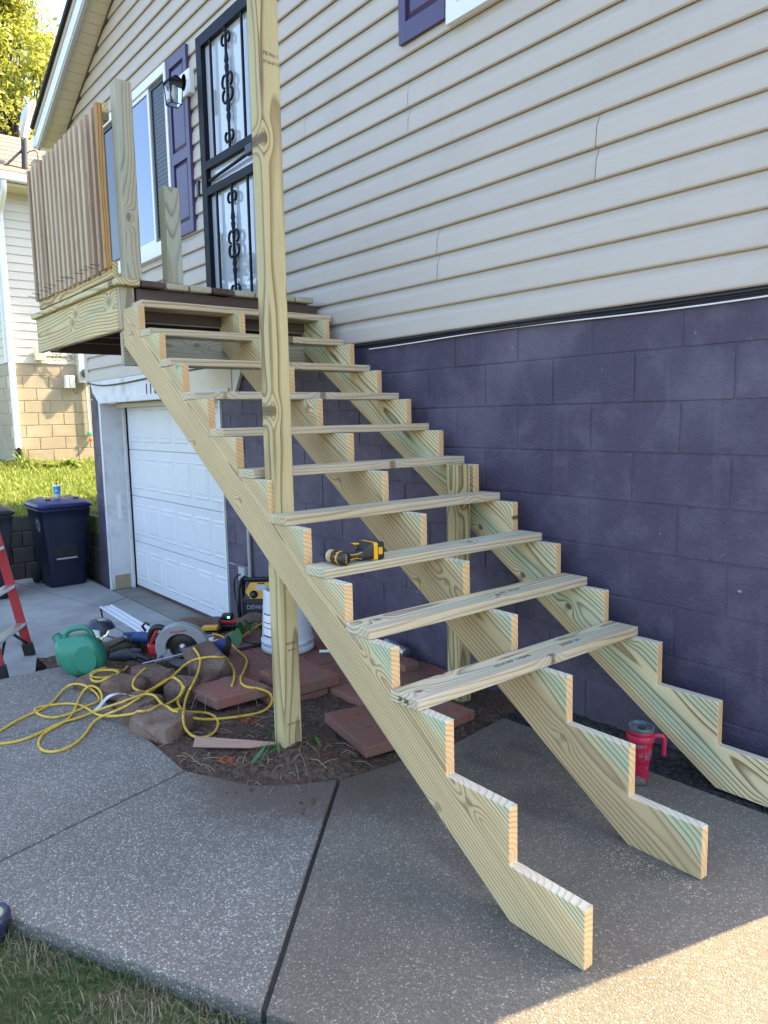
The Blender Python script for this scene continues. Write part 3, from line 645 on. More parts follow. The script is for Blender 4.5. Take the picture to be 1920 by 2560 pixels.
# windows
def pane(name, x0, x1, z0, z1, y, mat, par): return MB().box(x0, x1, y, y+.006, z0, z1).build(name, mat, par)
wf = MB(); a, b, lo, hi = -7.01, -5.275, 2.998, 4.483; t = .075; y0, y1 = W-.058, W-.012
wf.box(a, b, y0, y1, hi-t, hi).box(a, b, y0, y1, lo, lo+t).box(a, a+t, y0+.001, y1, lo+t, hi-t).box(b-t*.55, b, y0+.001, y1, lo+t, hi-t)
win = wf.build('window', 'white', house)
MB().box(a-.02, b+.02, W-.075, W-.012, lo-.055, lo-.002).build('sill', 'white', win, bevel=.004)
for i_, (p, q, m, yy) in enumerate(((a+t+.004, -6.57, 'darkglass', W-.030), (-6.51, -5.70, 'winglass_sky_tint', W-.036), (-5.645, b-t*.55-.004, 'darkglass', W-.030))):
    sash = MB(); s_ = .034; zz0, zz1 = lo+t+.004, hi-t-.004
    sash.box(p-.02, q+.02, yy-.008, yy+.012, zz1-s_, zz1).box(p-.02, q+.02, yy-.008, yy+.012, zz0, zz0+s_).box(p-.02, p+s_-.02, yy-.0075, yy+.012, zz0+s_, zz1-s_).box(q-s_+.02, q+.02, yy-.0075, yy+.012, zz0+s_, zz1-s_)
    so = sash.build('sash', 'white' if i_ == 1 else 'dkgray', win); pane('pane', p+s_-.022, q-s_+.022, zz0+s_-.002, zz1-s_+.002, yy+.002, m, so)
    if i_ == 2:
        for z_ in range(34): MB().box(p+.02, q-.02, yy+.0005, yy+.0016, zz0+.06+z_*.037, zz0+.082+z_*.037).build('blind_slat', 'black', so)
wf = MB(); a, b, lo, hi = -1.866, -.76, 3.44, 4.85
wf.box(a, b, y0, y1, hi-t, hi).box(a, b, y0, y1, lo, lo+t).box(a, a+t, y0+.001, y1, lo+t, hi-t).box(b-t, b, y0+.001, y1, lo+t, hi-t)
win2 = wf.build('window', 'white', house)
MB().box(a+t+.002, b-t-.002, W-.045, W-.02, lo+t+.002, lo+t+.035).box(a+t+.002, a+t+.04, W-.044, W-.02, lo+t+.035, hi-t).build('sash', 'white', win2); pane('pane', a+t+.036, b-t, lo+t+.032, hi-t, W-.028, 'darkglass', win2)
MB().box(a+t+.05, b-t-.02, W-.0185, W-.016, lo+t+.04, hi-t-.02).build('curtain', 'gray', win2)
def shutter(x0, x1, z0, z1):
    f_ = MB(); s_ = .055; ya, yb = W-.048, W-.014; zm = z0+(z1-z0)*.44
    f_.box(x0, x0+s_, ya, yb, z0, z1).box(x1-s_, x1, ya, yb, z0, z1)
    for a, b in ((z0, z0+.10), (zm-.045, zm+.045), (z1-.085, z1)): f_.box(x0+s_, x1-s_, ya+.0005, yb, a, b)
    sh = f_.build('shutter', 'shutter', house)
    for a, b in ((z0+.10, zm-.045), (zm+.045, z1-.085)):
        P = [(x0+s_, a), (x1-s_, a), (x1-s_, b), (x0+s_, b)]; m_ = MB()
        def rg(i0, ya_, i1, yb_):
            A = [Vector((x_+(i0 if k_ in (0, 3) else -i0), ya_, z_+(i0 if k_ < 2 else -i0))) for k_, (x_, z_) in enumerate(P)]
            B = [Vector((x_+(i1 if k_ in (0, 3) else -i1), yb_, z_+(i1 if k_ < 2 else -i1))) for k_, (x_, z_) in enumerate(P)]
            m_.add(A+B, [(k_, (k_+1) % 4, 4+(k_+1) % 4, 4+k_) for k_ in range(4)])
        rg(0, ya+.022, .012, ya+.022); rg(.012, ya+.022, .035, ya+.006)
        m_.add([Vector((x_+(.035 if k_ in (0, 3) else -.035), ya+.006, z_+(.035 if k_ < 2 else -.035))) for k_, (x_, z_) in enumerate(P)], [(0, 1, 2, 3)])
        m_.build('shutter_panel', 'shutter', sh)
    return sh
shutter(-5.272, -4.888, 3.034, 4.485); shutter(-2.245, -1.884, 3.486, 4.95); shutter(-7.42, -7.03, 3.034, 4.485)
# entry door with barred storm door
a, b, lo, hi = -4.648, -3.715, 2.262, 4.42; yf = W-.075
dr = MB(); s_ = .085
dr.box(a, a+s_, yf, W-.01, lo, hi).box(b-s_, b, yf, W-.01, lo, hi).box(a+s_, b-s_, yf, W-.01, hi-s_, hi).box(a+s_, b-s_, yf+.001, W-.01, 3.425, 3.485).box(a+s_, b-s_, yf+.001, W-.01, 3.228, 3.288).box(a+s_, b-s_, yf+.001, W-.01, lo, lo+.10)
door = dr.build('storm_door', 'blackmetal', house)
pane('pane', a+s_-.004, b-s_+.004, 3.48, hi-s_+.004, yf+.040, 'doorglass', door); pane('pane', a+s_-.004, b-s_+.004, lo+.095, 3.233, yf+.040, 'doorglass', door); pane('pane', a+s_-.004, b-s_+.004, 3.283, 3.43, yf+.0405, 'doorglass', door)
bx = [a+s_+(b-a-2*s_)*f_ for f_ in (.18, .5, .82)]
for za, zb in ((3.485, hi-s_), (lo+.10, 3.228)):
    for i_, xx in enumerate(bx):
        bar = MB().box(xx-.008, xx+.008, yf+.006, yf+.022, za, zb).build('bar', 'blackmetal', door)
        if i_ == 1:
            zc = (za+zb)/2; sc = MB()
            for sg in (-1, 1):
                for c0, sz in ((0, .056), (.30, .044), (-.30, .044)):
                    for up_ in (1, -1):
                        if c0 and up_*c0 < 0: continue
                        pth = []
                        for q in range(15):
                            an = q/14*4.6; rr = sz*(1-.5*q/14); pth.append((xx+sg*(.012+sz*.55+rr*math.cos(math.pi-an)*.9), yf+.014, zc+c0+up_*(sz*.75+rr*math.sin(an)*1.15)))
                        sc.tube(pth, .010, 6)
            for c0 in (-.17, .17):
                for sg in (-1, 1): sc.tube([(xx, yf+.014, zc+c0-.09), (xx+sg*.020, yf+.014, zc+c0-.02), (xx+sg*.006, yf+.014, zc+c0), (xx+sg*.020, yf+.014, zc+c0+.02), (xx, yf+.014, zc+c0+.09)], .009, 6)
            sc.tube([(xx, yf+.014, zc-.34), (xx, yf+.014, zc+.34)], .011, 8); sc.build('scroll_ornament', 'blackmetal', bar)
MB().tube([(a+.10, yf+.02, 3.34), (b-.14, yf+.002, 3.37)], .012, 8).build('push_bar', 'blackmetal', door)
MB().box(b-.17, b-.06, yf-.035, yf+.01, 3.34, 3.41).build('handle', 'black', door, bevel=.01)
MB().box(a-.045, a-.002, W-.05, W-.012, lo-.03, hi+.05).box(b+.002, b+.045, W-.05, W-.012, lo-.03, hi+.05).box(a-.002, b+.002, W-.05, W-.012, hi+.003, hi+.05).build('door_trim', 'beige', house)
MB().box(-4.822, -4.786, W-.040, W-.012, 3.29, 3.41).build('doorbell', 'black', house, bevel=.004)
# wall lantern
ln = thing('wall_lantern', 'black glass wall lantern on a white block beside the storm door', 'lamp', (-4.9, W, 4.0))
MB().box(-5.005, -4.805, W-.066, W-.012, 4.085, 4.27).build('mount_block', 'white', ln, bevel=.008)
MB().lathe([(.048, 0), (.048, .012), (.03, .02)], 16, axes((-4.905, W-.066, 4.19), (-1, 0, 0), (0, 0, 1)) @ Matrix.Scale(1.35, 4, (0, 1, 0))).build('back_plate', 'blackmetal', ln)
MB().tube(cat_rom([(-4.905, W-.066, 4.19), (-4.88, W-.11, 4.195), (-4.85, W-.155, 4.195), (-4.835, W-.19, 4.165)], 5), .011, 8).build('arm', 'blackmetal', ln)
L0 = Vector((-4.835, W-.19, 4.130))
MB().loft([[(L0.x+sx*r_, L0.y+sy*r_, L0.z+h) for sx, sy in ((1, 1), (-1, 1), (-1, -1), (1, -1))] for r_, h in ((.062, -.005), (.055, .012), (.03, .03), (.008, .045))], smooth=False).build('cap', 'blackmetal', ln)
fr = MB()
for sx, sy in ((1, 1), (-1, 1), (-1, -1), (1, -1)): fr.tube([(L0.x+sx*.055, L0.y+sy*.055, L0.z-.005), (L0.x+sx*.045, L0.y+sy*.045, L0.z-.165)], .0045, 6)
fr.tube([(L0.x+.045, L0.y+.045, L0.z-.165), (L0.x-.045, L0.y+.045, L0.z-.165), (L0.x-.045, L0.y-.045, L0.z-.165), (L0.x+.045, L0.y-.045, L0.z-.165), (L0.x+.045, L0.y+.045, L0.z-.165)], .0045, 6).build('cage', 'blackmetal', ln)
MB().loft([[(L0.x+sx*r_, L0.y+sy*r_, L0.z+h) for sx, sy in ((1, 1), (-1, 1), (-1, -1), (1, -1))] for r_, h in ((.043, -.163), (.052, -.008))], cap=False, smooth=False).build('glass_shade', 'clear', ln)
MB().lathe([(.012, -.02), (.014, -.05), (.026, -.09), (.012, -.125)], 12, Matrix.Translation(L0)).build('bulb', 'paper', ln)
# cables under the siding
def cable(label, pts, r, mat, name='cable', n=6): return tag(MB().tube(cat_rom(pts, 5), r, n).build(name, mat), label, 'cable')
zc = 1.912
cable('thick black cable clipped along the bottom of the beige siding', [(x_*1., W-.022, zc+.004*math.sin(x_*3)) for x_ in [-4.2+i*.2 for i in range(24)]], .0065, 'cable')
cable('thin black cable running below the thicker siding cable', [(x_*1., W-.016, zc-.014+.004*math.sin(x_*2.1+1)) for x_ in [-4.2+i*.2 for i in range(24)]], .005, 'cable')
cable('thin white wire hanging under the black siding cables', [(x_*1., W-.016, zc-.026+.006*math.sin(x_*3.1)) for x_ in [-2.6+i*.1 for i in range(31)]], .0035, 'paper')
cable('black cable sagging across the white garage header', [(-7.9, W-.04, 1.915), (-7.4, W-.046, 1.865), (-6.8, W-.046, 1.86), (-6.2, W-.046, 1.875), (-5.4, W-.045, 1.895), (-4.2, W-.04, 1.905)], .008, 'cable')
ob = thing('outlet_box', 'gray outdoor outlet box with open cover beside the garage door', 'outlet', (-4.31, W, .20))
MB().box(-4.37, -4.27, W-.05, W-.001, .14, .26).build('box', 'gray', ob, bevel=.006)
MB().add([(-4.37, W-.05, .265), (-4.27, W-.05, .265), (-4.27, W-.13, .30), (-4.37, W-.13, .30), (-4.37, W-.05, .272), (-4.27, W-.05, .272), (-4.27, W-.13, .307), (-4.37, W-.13, .307)], [(0, 1, 2, 3), (4, 7, 6, 5), (0, 4, 5, 1), (2, 6, 7, 3), (0, 3, 7, 4), (1, 5, 6, 2)]).build('cover', 'gray', ob)
cable('black plug lead hanging from the outlet box to the ground', [(-4.33, W-.05, .20), (-4.34, W-.10, .16), (-4.36, W-.09, .02), (-4.25, W-.12, -.12), (-4.0, W-.2, -.10)], .007, 'cable')
tag(MB().tube([(-4.215, W-.022, -.2), (-4.215, W-.022, .75)], .016, 10).build('conduit_pipe', 'conduit'), 'gray metal conduit pipe on the purple wall behind the radio', 'pipe')
# ================================================================== STAIRS
RISE, RUN = .1755, .26063; PSI, TAU = -.011, .0085
YS = (-1.1287, -.5289, .068); TH = .0381
Mst = Matrix.Translation((0, 0, RISE)) @ Matrix.Rotation(PSI, 4, 'Z') @ Matrix.Rotation(-TAU, 4, 'Y')
st = thing('staircase', 'unfinished open staircase of greenish treated pine leading up to the porch deck', 'stairs', (-.3, -.5, 0))
slope = math.atan2(RISE, RUN); xd = Vector((math.cos(slope), 0, -math.sin(slope))); yd = Vector((math.sin(slope), 0, math.cos(slope)))
poly = [(0, -RISE+.002), (0, 0)]
for i in range(1, 12): poly += [(-i*RUN, (i-1)*RISE), (-i*RUN, i*RISE)]
poly += [(-12*RUN+.002, 11*RISE), (-12*RUN+.002, -RISE+(12*RUN-.262)*RISE/RUN), (-.262, -RISE+.002)]
ctr = Vector((-1.5, 0, .85)); zd = xd.cross(yd)
for k, ys in enumerate(YS):
    mb = MB(); o = ctr+Vector((0, ys+TH/2, 0))
    loc = [((Vector((a, ys+TH/2, b))-o).dot(xd), (Vector((a, ys+TH/2, b))-o).dot(yd)) for a, b in poly]
    if zd.y < 0: mb.prism(loc, lambda a, b: Vector((a, b, -TH/2)), lambda a, b: Vector((a, b, TH/2)))
    else: mb.prism(loc, lambda a, b: Vector((a, b, -TH/2)), lambda a, b: Vector((a, b, TH/2)))
    m = mb.mesh('stringer', bevel=.0035, merge=True); obj('stringer', m, 'wood', st, Mst @ axes(o, xd, yd))
TRD = {}
for i in range(3, 13):
    d0 = .139; L = 1.244+random.uniform(-.008, .012); yc = -.509+random.uniform(-.006, .006)
    if i == 12: d0 = .185; yc = -.455
    xb = -i*RUN+.002+random.uniform(0, .006); c = Vector((xb+d0/2, yc, (i-1)*RISE+TH/2+.0005))
    rot = Matrix.Rotation(random.uniform(-.006, .006), 4, 'Z')
    k = (round(L, 3), d0); m = MB().box(-L/2, L/2, -d0/2, d0/2, -TH/2, TH/2).mesh('tread', bevel=.005, seg=3)
    TRD[i] = obj('tread', m, 'wood_tread', st, Mst @ Matrix.Translation(c) @ rot @ axes((0, 0, 0), (0, 1, 0), (-1, 0, 0)))
def tread_pt(i, y, fx): return Mst @ Vector((-i*RUN+.002+fx, y, (i-1)*RISE+TH+.0012))
# ink stamps on the timber
e3 = Mst @ Vector((-3*RUN+.075, YS[0]-.0085, 2*RISE+TH*.5))
text('stamp', '2P 08', .024, axes((e3.x, WM[TRD[3].name].translation.y-TRD[3].dimensions.y*0-.0, e3.z), (1, 0, 0), (0, 0, 1)), 'ink', st)
_s = bpy.data.objects['stamp']; _bb = min((WM[TRD[3].name] @ v.co).y for v in TRD[3].data.vertices); _s.matrix_basis = axes((e3.x, _bb-.0006, e3.z), (1, 0, 0), (0, 0, 1))
for i, y, s_ in ((3, -.62, 'KD19 SYP  2 PRIME'), (3, -.28, '2020207 GC'), (4, -.34, 'SYP  KD-HT'),):
    p = tread_pt(i, y, .085); text('stamp', s_, .024, axes(p, (0, 1, 0), (-1, 0, 0)), 'grayink', st)
# ledger under the deck where the stringers hang
XD = -3.128
led_ = board('ledger', 'wood_old', st, (XD-.022, -.45, 1.868), (0, 1, 0), (0, 0, 1), 1.30, .185, .038)
board('ledger', 'wood_old', st, (XD-.022, -.45, 2.06), (0, 1, 0), (0, 0, 1), 1.28, .085, .038)
# tall and short posts
tp = thing('wooden_post', 'tall square treated pine post standing in bare soil through the open stairs', 'post', (-1.62, -1.045, .02))
p0, p1 = Vector((-1.604, -1.0435, -.05)), Vector((-1.606, -1.0435, 4.2))
ax = (p1-p0).normalized(); pm = MB().box(-2.15, 2.15, -.0435, .0435, -.0435, .0435).mesh('shaft', bevel=.006, seg=3)
Mp = axes((p0+p1)/2, ax, (0, 1, 0)); shaft = obj('shaft', pm, 'wood_post', tp, Mp)
def onpost(h, face):   # face x: +x side ; face y: -y side
    c = p0+ax*((h-p0.z)/ax.z); return c+(Vector((.0443, 0, 0)) if face == 'x' else Vector((0, -.0443, 0)))
for h, s_, w_ in ((.52, '2020207', .016), (.49, 'EST 02', .013), (.165, '0178-0736', .015), (2.85, 'PB No.1', .02), (2.82, '0718-0715', .016)):
    text('stamp', s_, w_, axes(onpost(h, 'x')+Vector((0, .004, 0)), (0, 1, 0), ax), 'grayink', tp)
sp = thing('wooden_post', 'short square post fixed to the stringer nearest the purple wall', 'post', (-1.611, .022, 0))
MB().box(-.6, .6, -.0435, .0435, -.0435, .0435).mesh('x')
obj('shaft', MB().box(-.625, .625, -.0435, .0435, -.0435, .0435).mesh('shaft', bevel=.005), 'wood_post', sp, axes((-1.612, .014, .595), (0, 0, 1), (0, 1, 0)))
# ================================================================== PORCH DECK
XD0, XD1 = -4.80, -3.12; YN = -1.11; ZT = 2.207
dk = thing('porch_deck', 'raised wooden porch deck with cedar balusters under the entry door', 'deck', (-3.96, -.43, 1.97))
board('rim_joist', 'wood_rim', dk, ((XD0+XD1)/2-.02, YN+.019, ZT-.118), (1, 0, 0), (0, 0, 1), XD1-XD0-.04, .235, .038)
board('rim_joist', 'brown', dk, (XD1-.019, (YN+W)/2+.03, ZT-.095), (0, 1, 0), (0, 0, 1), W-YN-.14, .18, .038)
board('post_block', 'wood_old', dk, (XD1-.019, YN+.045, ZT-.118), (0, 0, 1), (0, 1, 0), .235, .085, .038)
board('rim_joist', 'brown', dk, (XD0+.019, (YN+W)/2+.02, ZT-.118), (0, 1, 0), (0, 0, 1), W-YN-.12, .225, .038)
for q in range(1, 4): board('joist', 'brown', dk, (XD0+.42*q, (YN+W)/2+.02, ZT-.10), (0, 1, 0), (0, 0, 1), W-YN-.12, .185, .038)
board('joist', 'brown', dk, ((XD0+XD1)/2, W-.045, ZT-.10), (1, 0, 0), (0, 0, 1), XD1-XD0-.1, .185, .038)
yy = YN-.028; q = 0
while yy < W-.16:
    wd = .139; m = 'wood_old' if q in (2, 5, 7) else ('wood_rim' if q == 0 else 'brown' if q in (1, 4) else 'wood_old')
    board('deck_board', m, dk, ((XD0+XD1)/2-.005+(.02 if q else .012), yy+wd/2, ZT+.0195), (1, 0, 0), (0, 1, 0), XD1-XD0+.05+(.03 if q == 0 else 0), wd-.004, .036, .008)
    yy += wd+.006; q += 1
DT = ZT+.0375
def deckpost(x, y, z0, z1, mat, nm='corner_post'): return board(nm, mat, dk, (x, y, (z0+z1)/2), (0, 0, 1), (0, 1, 0), z1-z0, .089, .089, .005)
deckpost(-3.135, -1.026, DT, 3.285, 'wood_old'); deckpost(-3.128, -.785, DT, 2.775, 'wood_old', 'short_post'); deckpost(XD0+.065, -1.028, DT-.26, 3.30, 'wood_old')
xm = (-3.19+XD0+.12)/2; Lr = -3.19-(XD0+.12)
board('bottom_rail', 'wood_rim', dk, (xm, -1.095, DT+.062), (1, 0, 0), (0, 0, 1), Lr, .089, .036); board('top_rail', 'wood_rim', dk, (xm, -1.095, 3.14), (1, 0, 0), (0, 0, 1), Lr, .089, .036)
bm_ = MB().prism([(-.435, -.017), (.435, -.017), (.435, .017), (-.415, .017), (-.435, .002)], lambda a, b: Vector((a, -.020, b)), lambda a, b: Vector((a, .020, b))).mesh('baluster', bevel=.003, merge=True)
nm_ = MB().tube([(0, 0, -.02), (0, 0, .035)], .0022, 5).add([], []).mesh('nail')
NB = 16
for i in range(NB):
    x = -3.20-1.40*i/(NB-1)+random.uniform(-.006, .006); z = 2.742+random.uniform(-.008, .006)
    B = obj('baluster', bm_ if i else bm_.copy(), 'cedar', dk, axes((x, -1.131, z), (random.uniform(-.008, .008), 0, 1), (1, 0, 0)))
    if i == 0: B.data.materials.clear(); B.data.materials.append(MT['cedar_dark'])
    if i not in (0, 5, 9, 13): obj('nail', nm_, 'rust', B, axes((x+.004, -1.166, 2.345+random.uniform(-.01, .01)), (1, 0, 0), (.1*random.uniform(-1, 1), .2*random.uniform(-1, 1), 1)) @ Matrix.Translation((0, 0, 0)))
# ================================================================== NEIGHBOUR
nb = thing('neighbour_house', 'neighbouring house with pale siding above a sunlit tan block base', 'house', (-16, 5, .6))
XN, YC = -12.0, .30; ZS = 2.425
MB().box(-20, XN-.03, YC+.03, 12, .3, 5.3).build('wall', 'siding_white', nb)
fn_ = MB().box(-20, XN-.012, YC+.012, 12, .3, ZS).build('foundation_wall', 'tan_mortar', nb)
for r_ in range(9):
    z0 = ZS-.2-.2*r_
    for c_ in range(9):
        y0 = YC+.4*c_-(.2 if r_ % 2 else 0); a, b = max(y0, YC), y0+.4
        if b-a > .05 and a < 3.2: block(a, b, z0, z0+.2, fn_, 'tan_block', 'x', XN, .02, .012)
    for c_ in range(6):
        x1 = XN-.4*c_-(.2 if r_ % 2 else 0); a, b = x1-.4, min(x1, XN)
        block(a, b, z0, z0+.2, fn_, 'tan_block', 'y', YC, .02, .012)
nsw = MB().box(XN-.03, XN-.004, YC+.004, 12, ZS, 5.1).build('siding_wall', 'siding_white', nb)
for q in range(20):
    zb = ZS+.1305*q
    mb = MB(); prof = [(0, -.002), (0, .016), (.1305, .002)]
    v = [Vector((XN-.004+d, u, zb+h)) for u in (YC, 12) for h, d in prof]; mb.add(v, [(0, 1, 4, 3), (1, 2, 5, 4)]); mb.build('siding_course', 'siding_white', nsw)
    mb = MB(); v = [Vector((u, YC+.004-d, zb+h)) for u in (XN, -20) for h, d in prof]; mb.add(v, [(0, 1, 4, 3), (1, 2, 5, 4)]); mb.build('siding_course', 'siding_white', nsw)
MB().box(XN-.07, XN+.02, YC-.02, YC+.07, ZS, 5.05).build('corner_post', 'white', nb)
nr = MB(); nr.prism([(XN+.42, 5.12), (-16, 7.15), (-20.4, 5.12), (-20.4, 5.24), (-16, 7.27), (XN+.45, 5.24)], lambda a, b: Vector((a, 12.5, b)), lambda a, b: Vector((a, YC-.3, b)))
nr.build('roof', 'shingle_red', nb)
for q in range(8):
    xx = XN+.45-.42*q; zz = 5.24+(XN+.45-xx)*.4925
    MB().prism([(xx, zz+.002), (xx-.42, zz+.2095), (xx-.42, zz+.212), (xx, zz+.016)], lambda a, b: Vector((a, 12.4, b)), lambda a, b: Vector((a, YC-.32, b))).build('shingle_course', 'shingle_red', nb)
MB().box(XN+.38, XN+.50, YC-.3, 12.4, 5.10, 5.225).build('gutter', 'white', nb, bevel=.02)
MB().box(XN-.01, XN+.40, YC-.28, 12.4, 5.05, 5.09).build('soffit', 'cream', nb)
dsn = thing('downspout', 'white corner downspout with black flexible end at the neighbouring house', 'downspout', (XN+.05, YC+.06, 1.0))
MB().tube(cat_rom([(XN+.44, YC+.05, 5.1), (XN+.40, YC+.05, 4.95), (XN+.12, YC+.05, 4.75), (XN+.07, YC+.05, 4.6)], 4), .045, 10).build('elbow', 'white', dsn)
MB().box(XN+.02, XN+.10, YC+.0, YC+.09, 1.05, 4.62).build('pipe', 'white', dsn, bevel=.01)
fx = MB(); fx.tube([(XN+.06, YC+.045, 1.08-.012*i) for i in range(24)], [.052 if i % 2 else .043 for i in range(24)], 10).build('flexible_end', 'black', dsn)
em = thing('electric_meter', 'gray electric meter cabinet with round glass on the neighbouring wall', 'meter', (XN+.08, 1.46, 2.1))
MB().box(XN+.001, XN+.12, 1.36, 1.56, 2.12, 2.62).build('cabinet', 'lightgray', em, bevel=.01)
MB().lathe([(.075, 0), (.075, .02), (.065, .05), (.03, .06)], 18, axes((XN+.12, 1.46, 2.28), (0, 1, 0), (0, 0, 1))).build('dial', 'smoke', em)
MB().tube([(XN+.05, 1.46, 2.62), (XN+.05, 1.46, 4.9)], .03, 8).build('mast', 'gray', em); MB().tube([(XN+.04, 1.48, 2.12), (XN+.04, 1.49, 1.30)], .022, 8).build('lower_conduit', 'lightgray', em)
MB().box(XN+.01, XN+.07, 1.46, 1.52, 1.24, 1.30).build('teal_tag', 'greenbit', em, bevel=.01); MB().box(XN+.01, XN+.07, 1.475, 1.525, 1.14, 1.19).build('orange_tag', 'orangebit', em, bevel=.012)
cb = thing('cable_box', 'small white cable box mounted on the sunlit tan blocks', 'utility box', (XN+.06, 1.21, 2.0))
MB().box(XN+.001, XN+.11, 1.14, 1.29, 2.03, 2.235).build('box', 'white', cb, bevel=.01); MB().box(XN+.11, XN+.118, 1.21, 1.216, 2.05, 2.22).build('lid_seam', 'gray', cb); MB().tube(cat_rom([(XN+.05, 1.26, 2.03), (XN+.06, 1.29, 1.96), (XN+.05, 1.33, 1.95), (XN+.04, 1.33, 2.0)], 4), .006, 6).build('wire', 'cable', cb)
jb = thing('junction_box', 'square cream junction box with loose wires on the pale siding', 'utility box', (XN+.05, .78, 2.48))
MB().box(XN+.02, XN+.10, .70, .86, 2.47, 2.66).build('box', 'cream', jb, bevel=.008)
wl = MB()
for q in range(7):
    c = Vector((XN+.05+.01*q, .98+.06*q, 2.53+random.uniform(-.03, .03))); r_ = random.uniform(.05, .10)
    wl.tube([c+Vector((0, r_*math.cos(t_), .7*r_*math.sin(t_))) for t_ in [i*.45 for i in range(13)]], .004, 5)
tag(wl.build('wire_bundle', 'cable', merge=False), 'loose tangle of thin black wires on the pale siding', 'wires')
fl = MB()
for q in range(420):
    t_ = random.random(); x_ = -.30+.34*t_+random.gauss(0, .02); y_ = -.56-abs(random.gauss(0, .05))*(1.2-t_*.6)
    if q > 300: x_, y_ = random.uniform(-.9, .1), random.uniform(-1.3, -.1)
    a_ = random.uniform(0, 6.28); r_ = random.uniform(.001, .0035); fl.add([(x_+r_*math.cos(a_+k_*2.1), y_+r_*math.sin(a_+k_*2.1), .001+.0006*k_) for k_ in range(3)], [(0, 1, 2)])
tag(fl.build('sawdust', 'paper_dust', loc=(-.2, -.6, 0)), 'pale sawdust sprinkled on the slab beside the middle stringer', kind='stuff')
# satellite dish on the near slope of that roof
dp = onX(62, 446, XN+.1); sd_ = thing('satellite_dish', 'gray satellite dish on a braced pole above the neighbouring roof edge', 'satellite dish', dp)
top = onX(60, 345, XN+.1); MB().tube([dp-Vector((0, 0, .06)), top], .045, 10).build('pole', 'dkgray', sd_)
MB().tube([onX(2, 425, XN+.1), dp+(top-dp)*.75], .018, 8).build('brace', 'dkgray', sd_); MB().box(dp.x-.12, dp.x+.12, dp.y-.12, dp.y+.12, dp.z-.13, dp.z-.05).build('foot', 'dkgray', sd_)
dc = onX(66, 300, XN+.1); Md = axes(dc, (0, .35, .93), (1, 0, 0)); MB().lathe([(.02, .07), (.16, .05), (.28, .0), (.33, -.05), (.335, -.045), (.28, .012), (.16, .062), (.0, .082)], 24, Matrix.Translation(dc) @ Vector((-.28, -.90, .33)).to_track_quat('Z', 'Y').to_matrix().to_4x4()).build('reflector', 'lightgray', sd_)
MB().tube(cat_rom([dp+(top-dp)*.6, dp+(top-dp)*.62+Vector((.05, .16, .06)), dp+(top-dp)*.45+Vector((.05, .18, -.03)), dp+(top-dp)*.35+Vector((.05, .05, -.02))], 5), .009, 6).build('coil', 'cable', sd_)
# plants below the neighbour's wall
def plant(label, x, y, n, ln_, wd, mat='hosta'):
    mb = MB(); z = bank_h(x, y)-.02
    for q in range(n):
        a = random.uniform(0, 6.283); el = random.uniform(.35, 1.25); L_ = ln_*random.uniform(.6, 1.15); d = Vector((math.cos(a)*math.cos(el), math.sin(a)*math.cos(el), math.sin(el))); s_ = Vector((-math.sin(a), math.cos(a), 0)); p = Vector((x, y, z)); pts = []
        for t, w_ in ((0, .08), (.35, .7), (.6, 1.), (.85, .6), (1., .04)):
            c = p+d*L_*t-Vector((0, 0, .55*L_*t*t)); pts.append((c-s_*wd*w_, c+s_*wd*w_))
        mb.add([v for pr in pts for v in pr], [(2*i, 2*i+1, 2*i+3, 2*i+2) for i in range(4)])
    return tag(mb.build('leafy_plant', mat), label, 'plant', 'plants along the neighbouring wall')
plant('broad yellow green hosta against the sunlit tan blocks', -11.6, 1.05, 34, .34, .045); plant('low reddish edged leafy clump beside the yellow hosta', -11.6, .72, 30, .26, .04)
plant('tall thin leaved weed at the foot of the white downspout', -11.8, .36, 60, .62, .012); plant('dark bushy plant near the corner of the purple basement', -11.5, 1.75, 60, .36, .03, 'leaf2'); plant('small pale green plant right of the black downspout end', -11.65, .52, 26, .22, .03)
# ================================================================== TREES
def tree(label, base, h, rad, nclump, nleaf, mat, ls, seed, zlow=.35):
    rng = random.Random(seed); t = thing('tree', label, 'tree', base); b = Vector(base)
    tk = MB(); pth = [b+Vector((.25*math.sin(k*.9+seed)*k/6, .2*math.cos(k*1.1+seed)*k/6, h*.85*k/8)) for k in range(9)]
    tk.tube(pth, [h*.022*(1-.8*k/8)+.02 for k in range(9)], 9).build('trunk', 'bark', t); br = MB(); lf = MB()
    for c in range(nclump):
        u = rng.random(); zz = zlow+(1-zlow)*u; env = rad*math.sin(math.pi*min(1, .18+.82*(1-abs(u*1.7-.7))/1.0)*.5)*(1 if u < .75 else 1-(u-.75)*2.6)
        a = rng.uniform(0, 6.283); rr = env*math.sqrt(rng.random()); cc = b+Vector((rr*math.cos(a), rr*math.sin(a), h*zz))
        if rr > .4: br.tube([pth[min(8, int(8*zz*.8))], (pth[min(8, int(8*zz*.8))]+cc)/2+Vector((0, 0, -.15)), cc], [.05*h/8, .03*h/8, .008], 5)
        cr = rng.uniform(.35, .75)*rad*.26
        for l in range(nleaf):
            v = Vector((rng.gauss(0, 1), rng.gauss(0, 1), rng.gauss(0, .75)))*cr*.55; p = cc+v; n_ = Vector((rng.gauss(0, 1), rng.gauss(0, 1), rng.gauss(.4, 1))).normalized(); a_ = n_.orthogonal().normalized(); a_ = Matrix.Rotation(rng.uniform(0, 6.28), 3, n_) @ a_; b_ = n_.cross(a_); s_ = ls*rng.uniform(.6, 1.3)
            lf.add([p-a_*s_, p+b_*s_*.45, p+a_*s_, p-b_*s_*.45], [(0, 1, 2, 3)])
    br.build('branch', 'bark', t); lf.build('crown', mat, t); return t
tree('tall yellow green tree behind the neighbouring house roof', (-23, 3.4, .3), 13.2, 3.6, 240, 190, 'leaf', .082, 3)
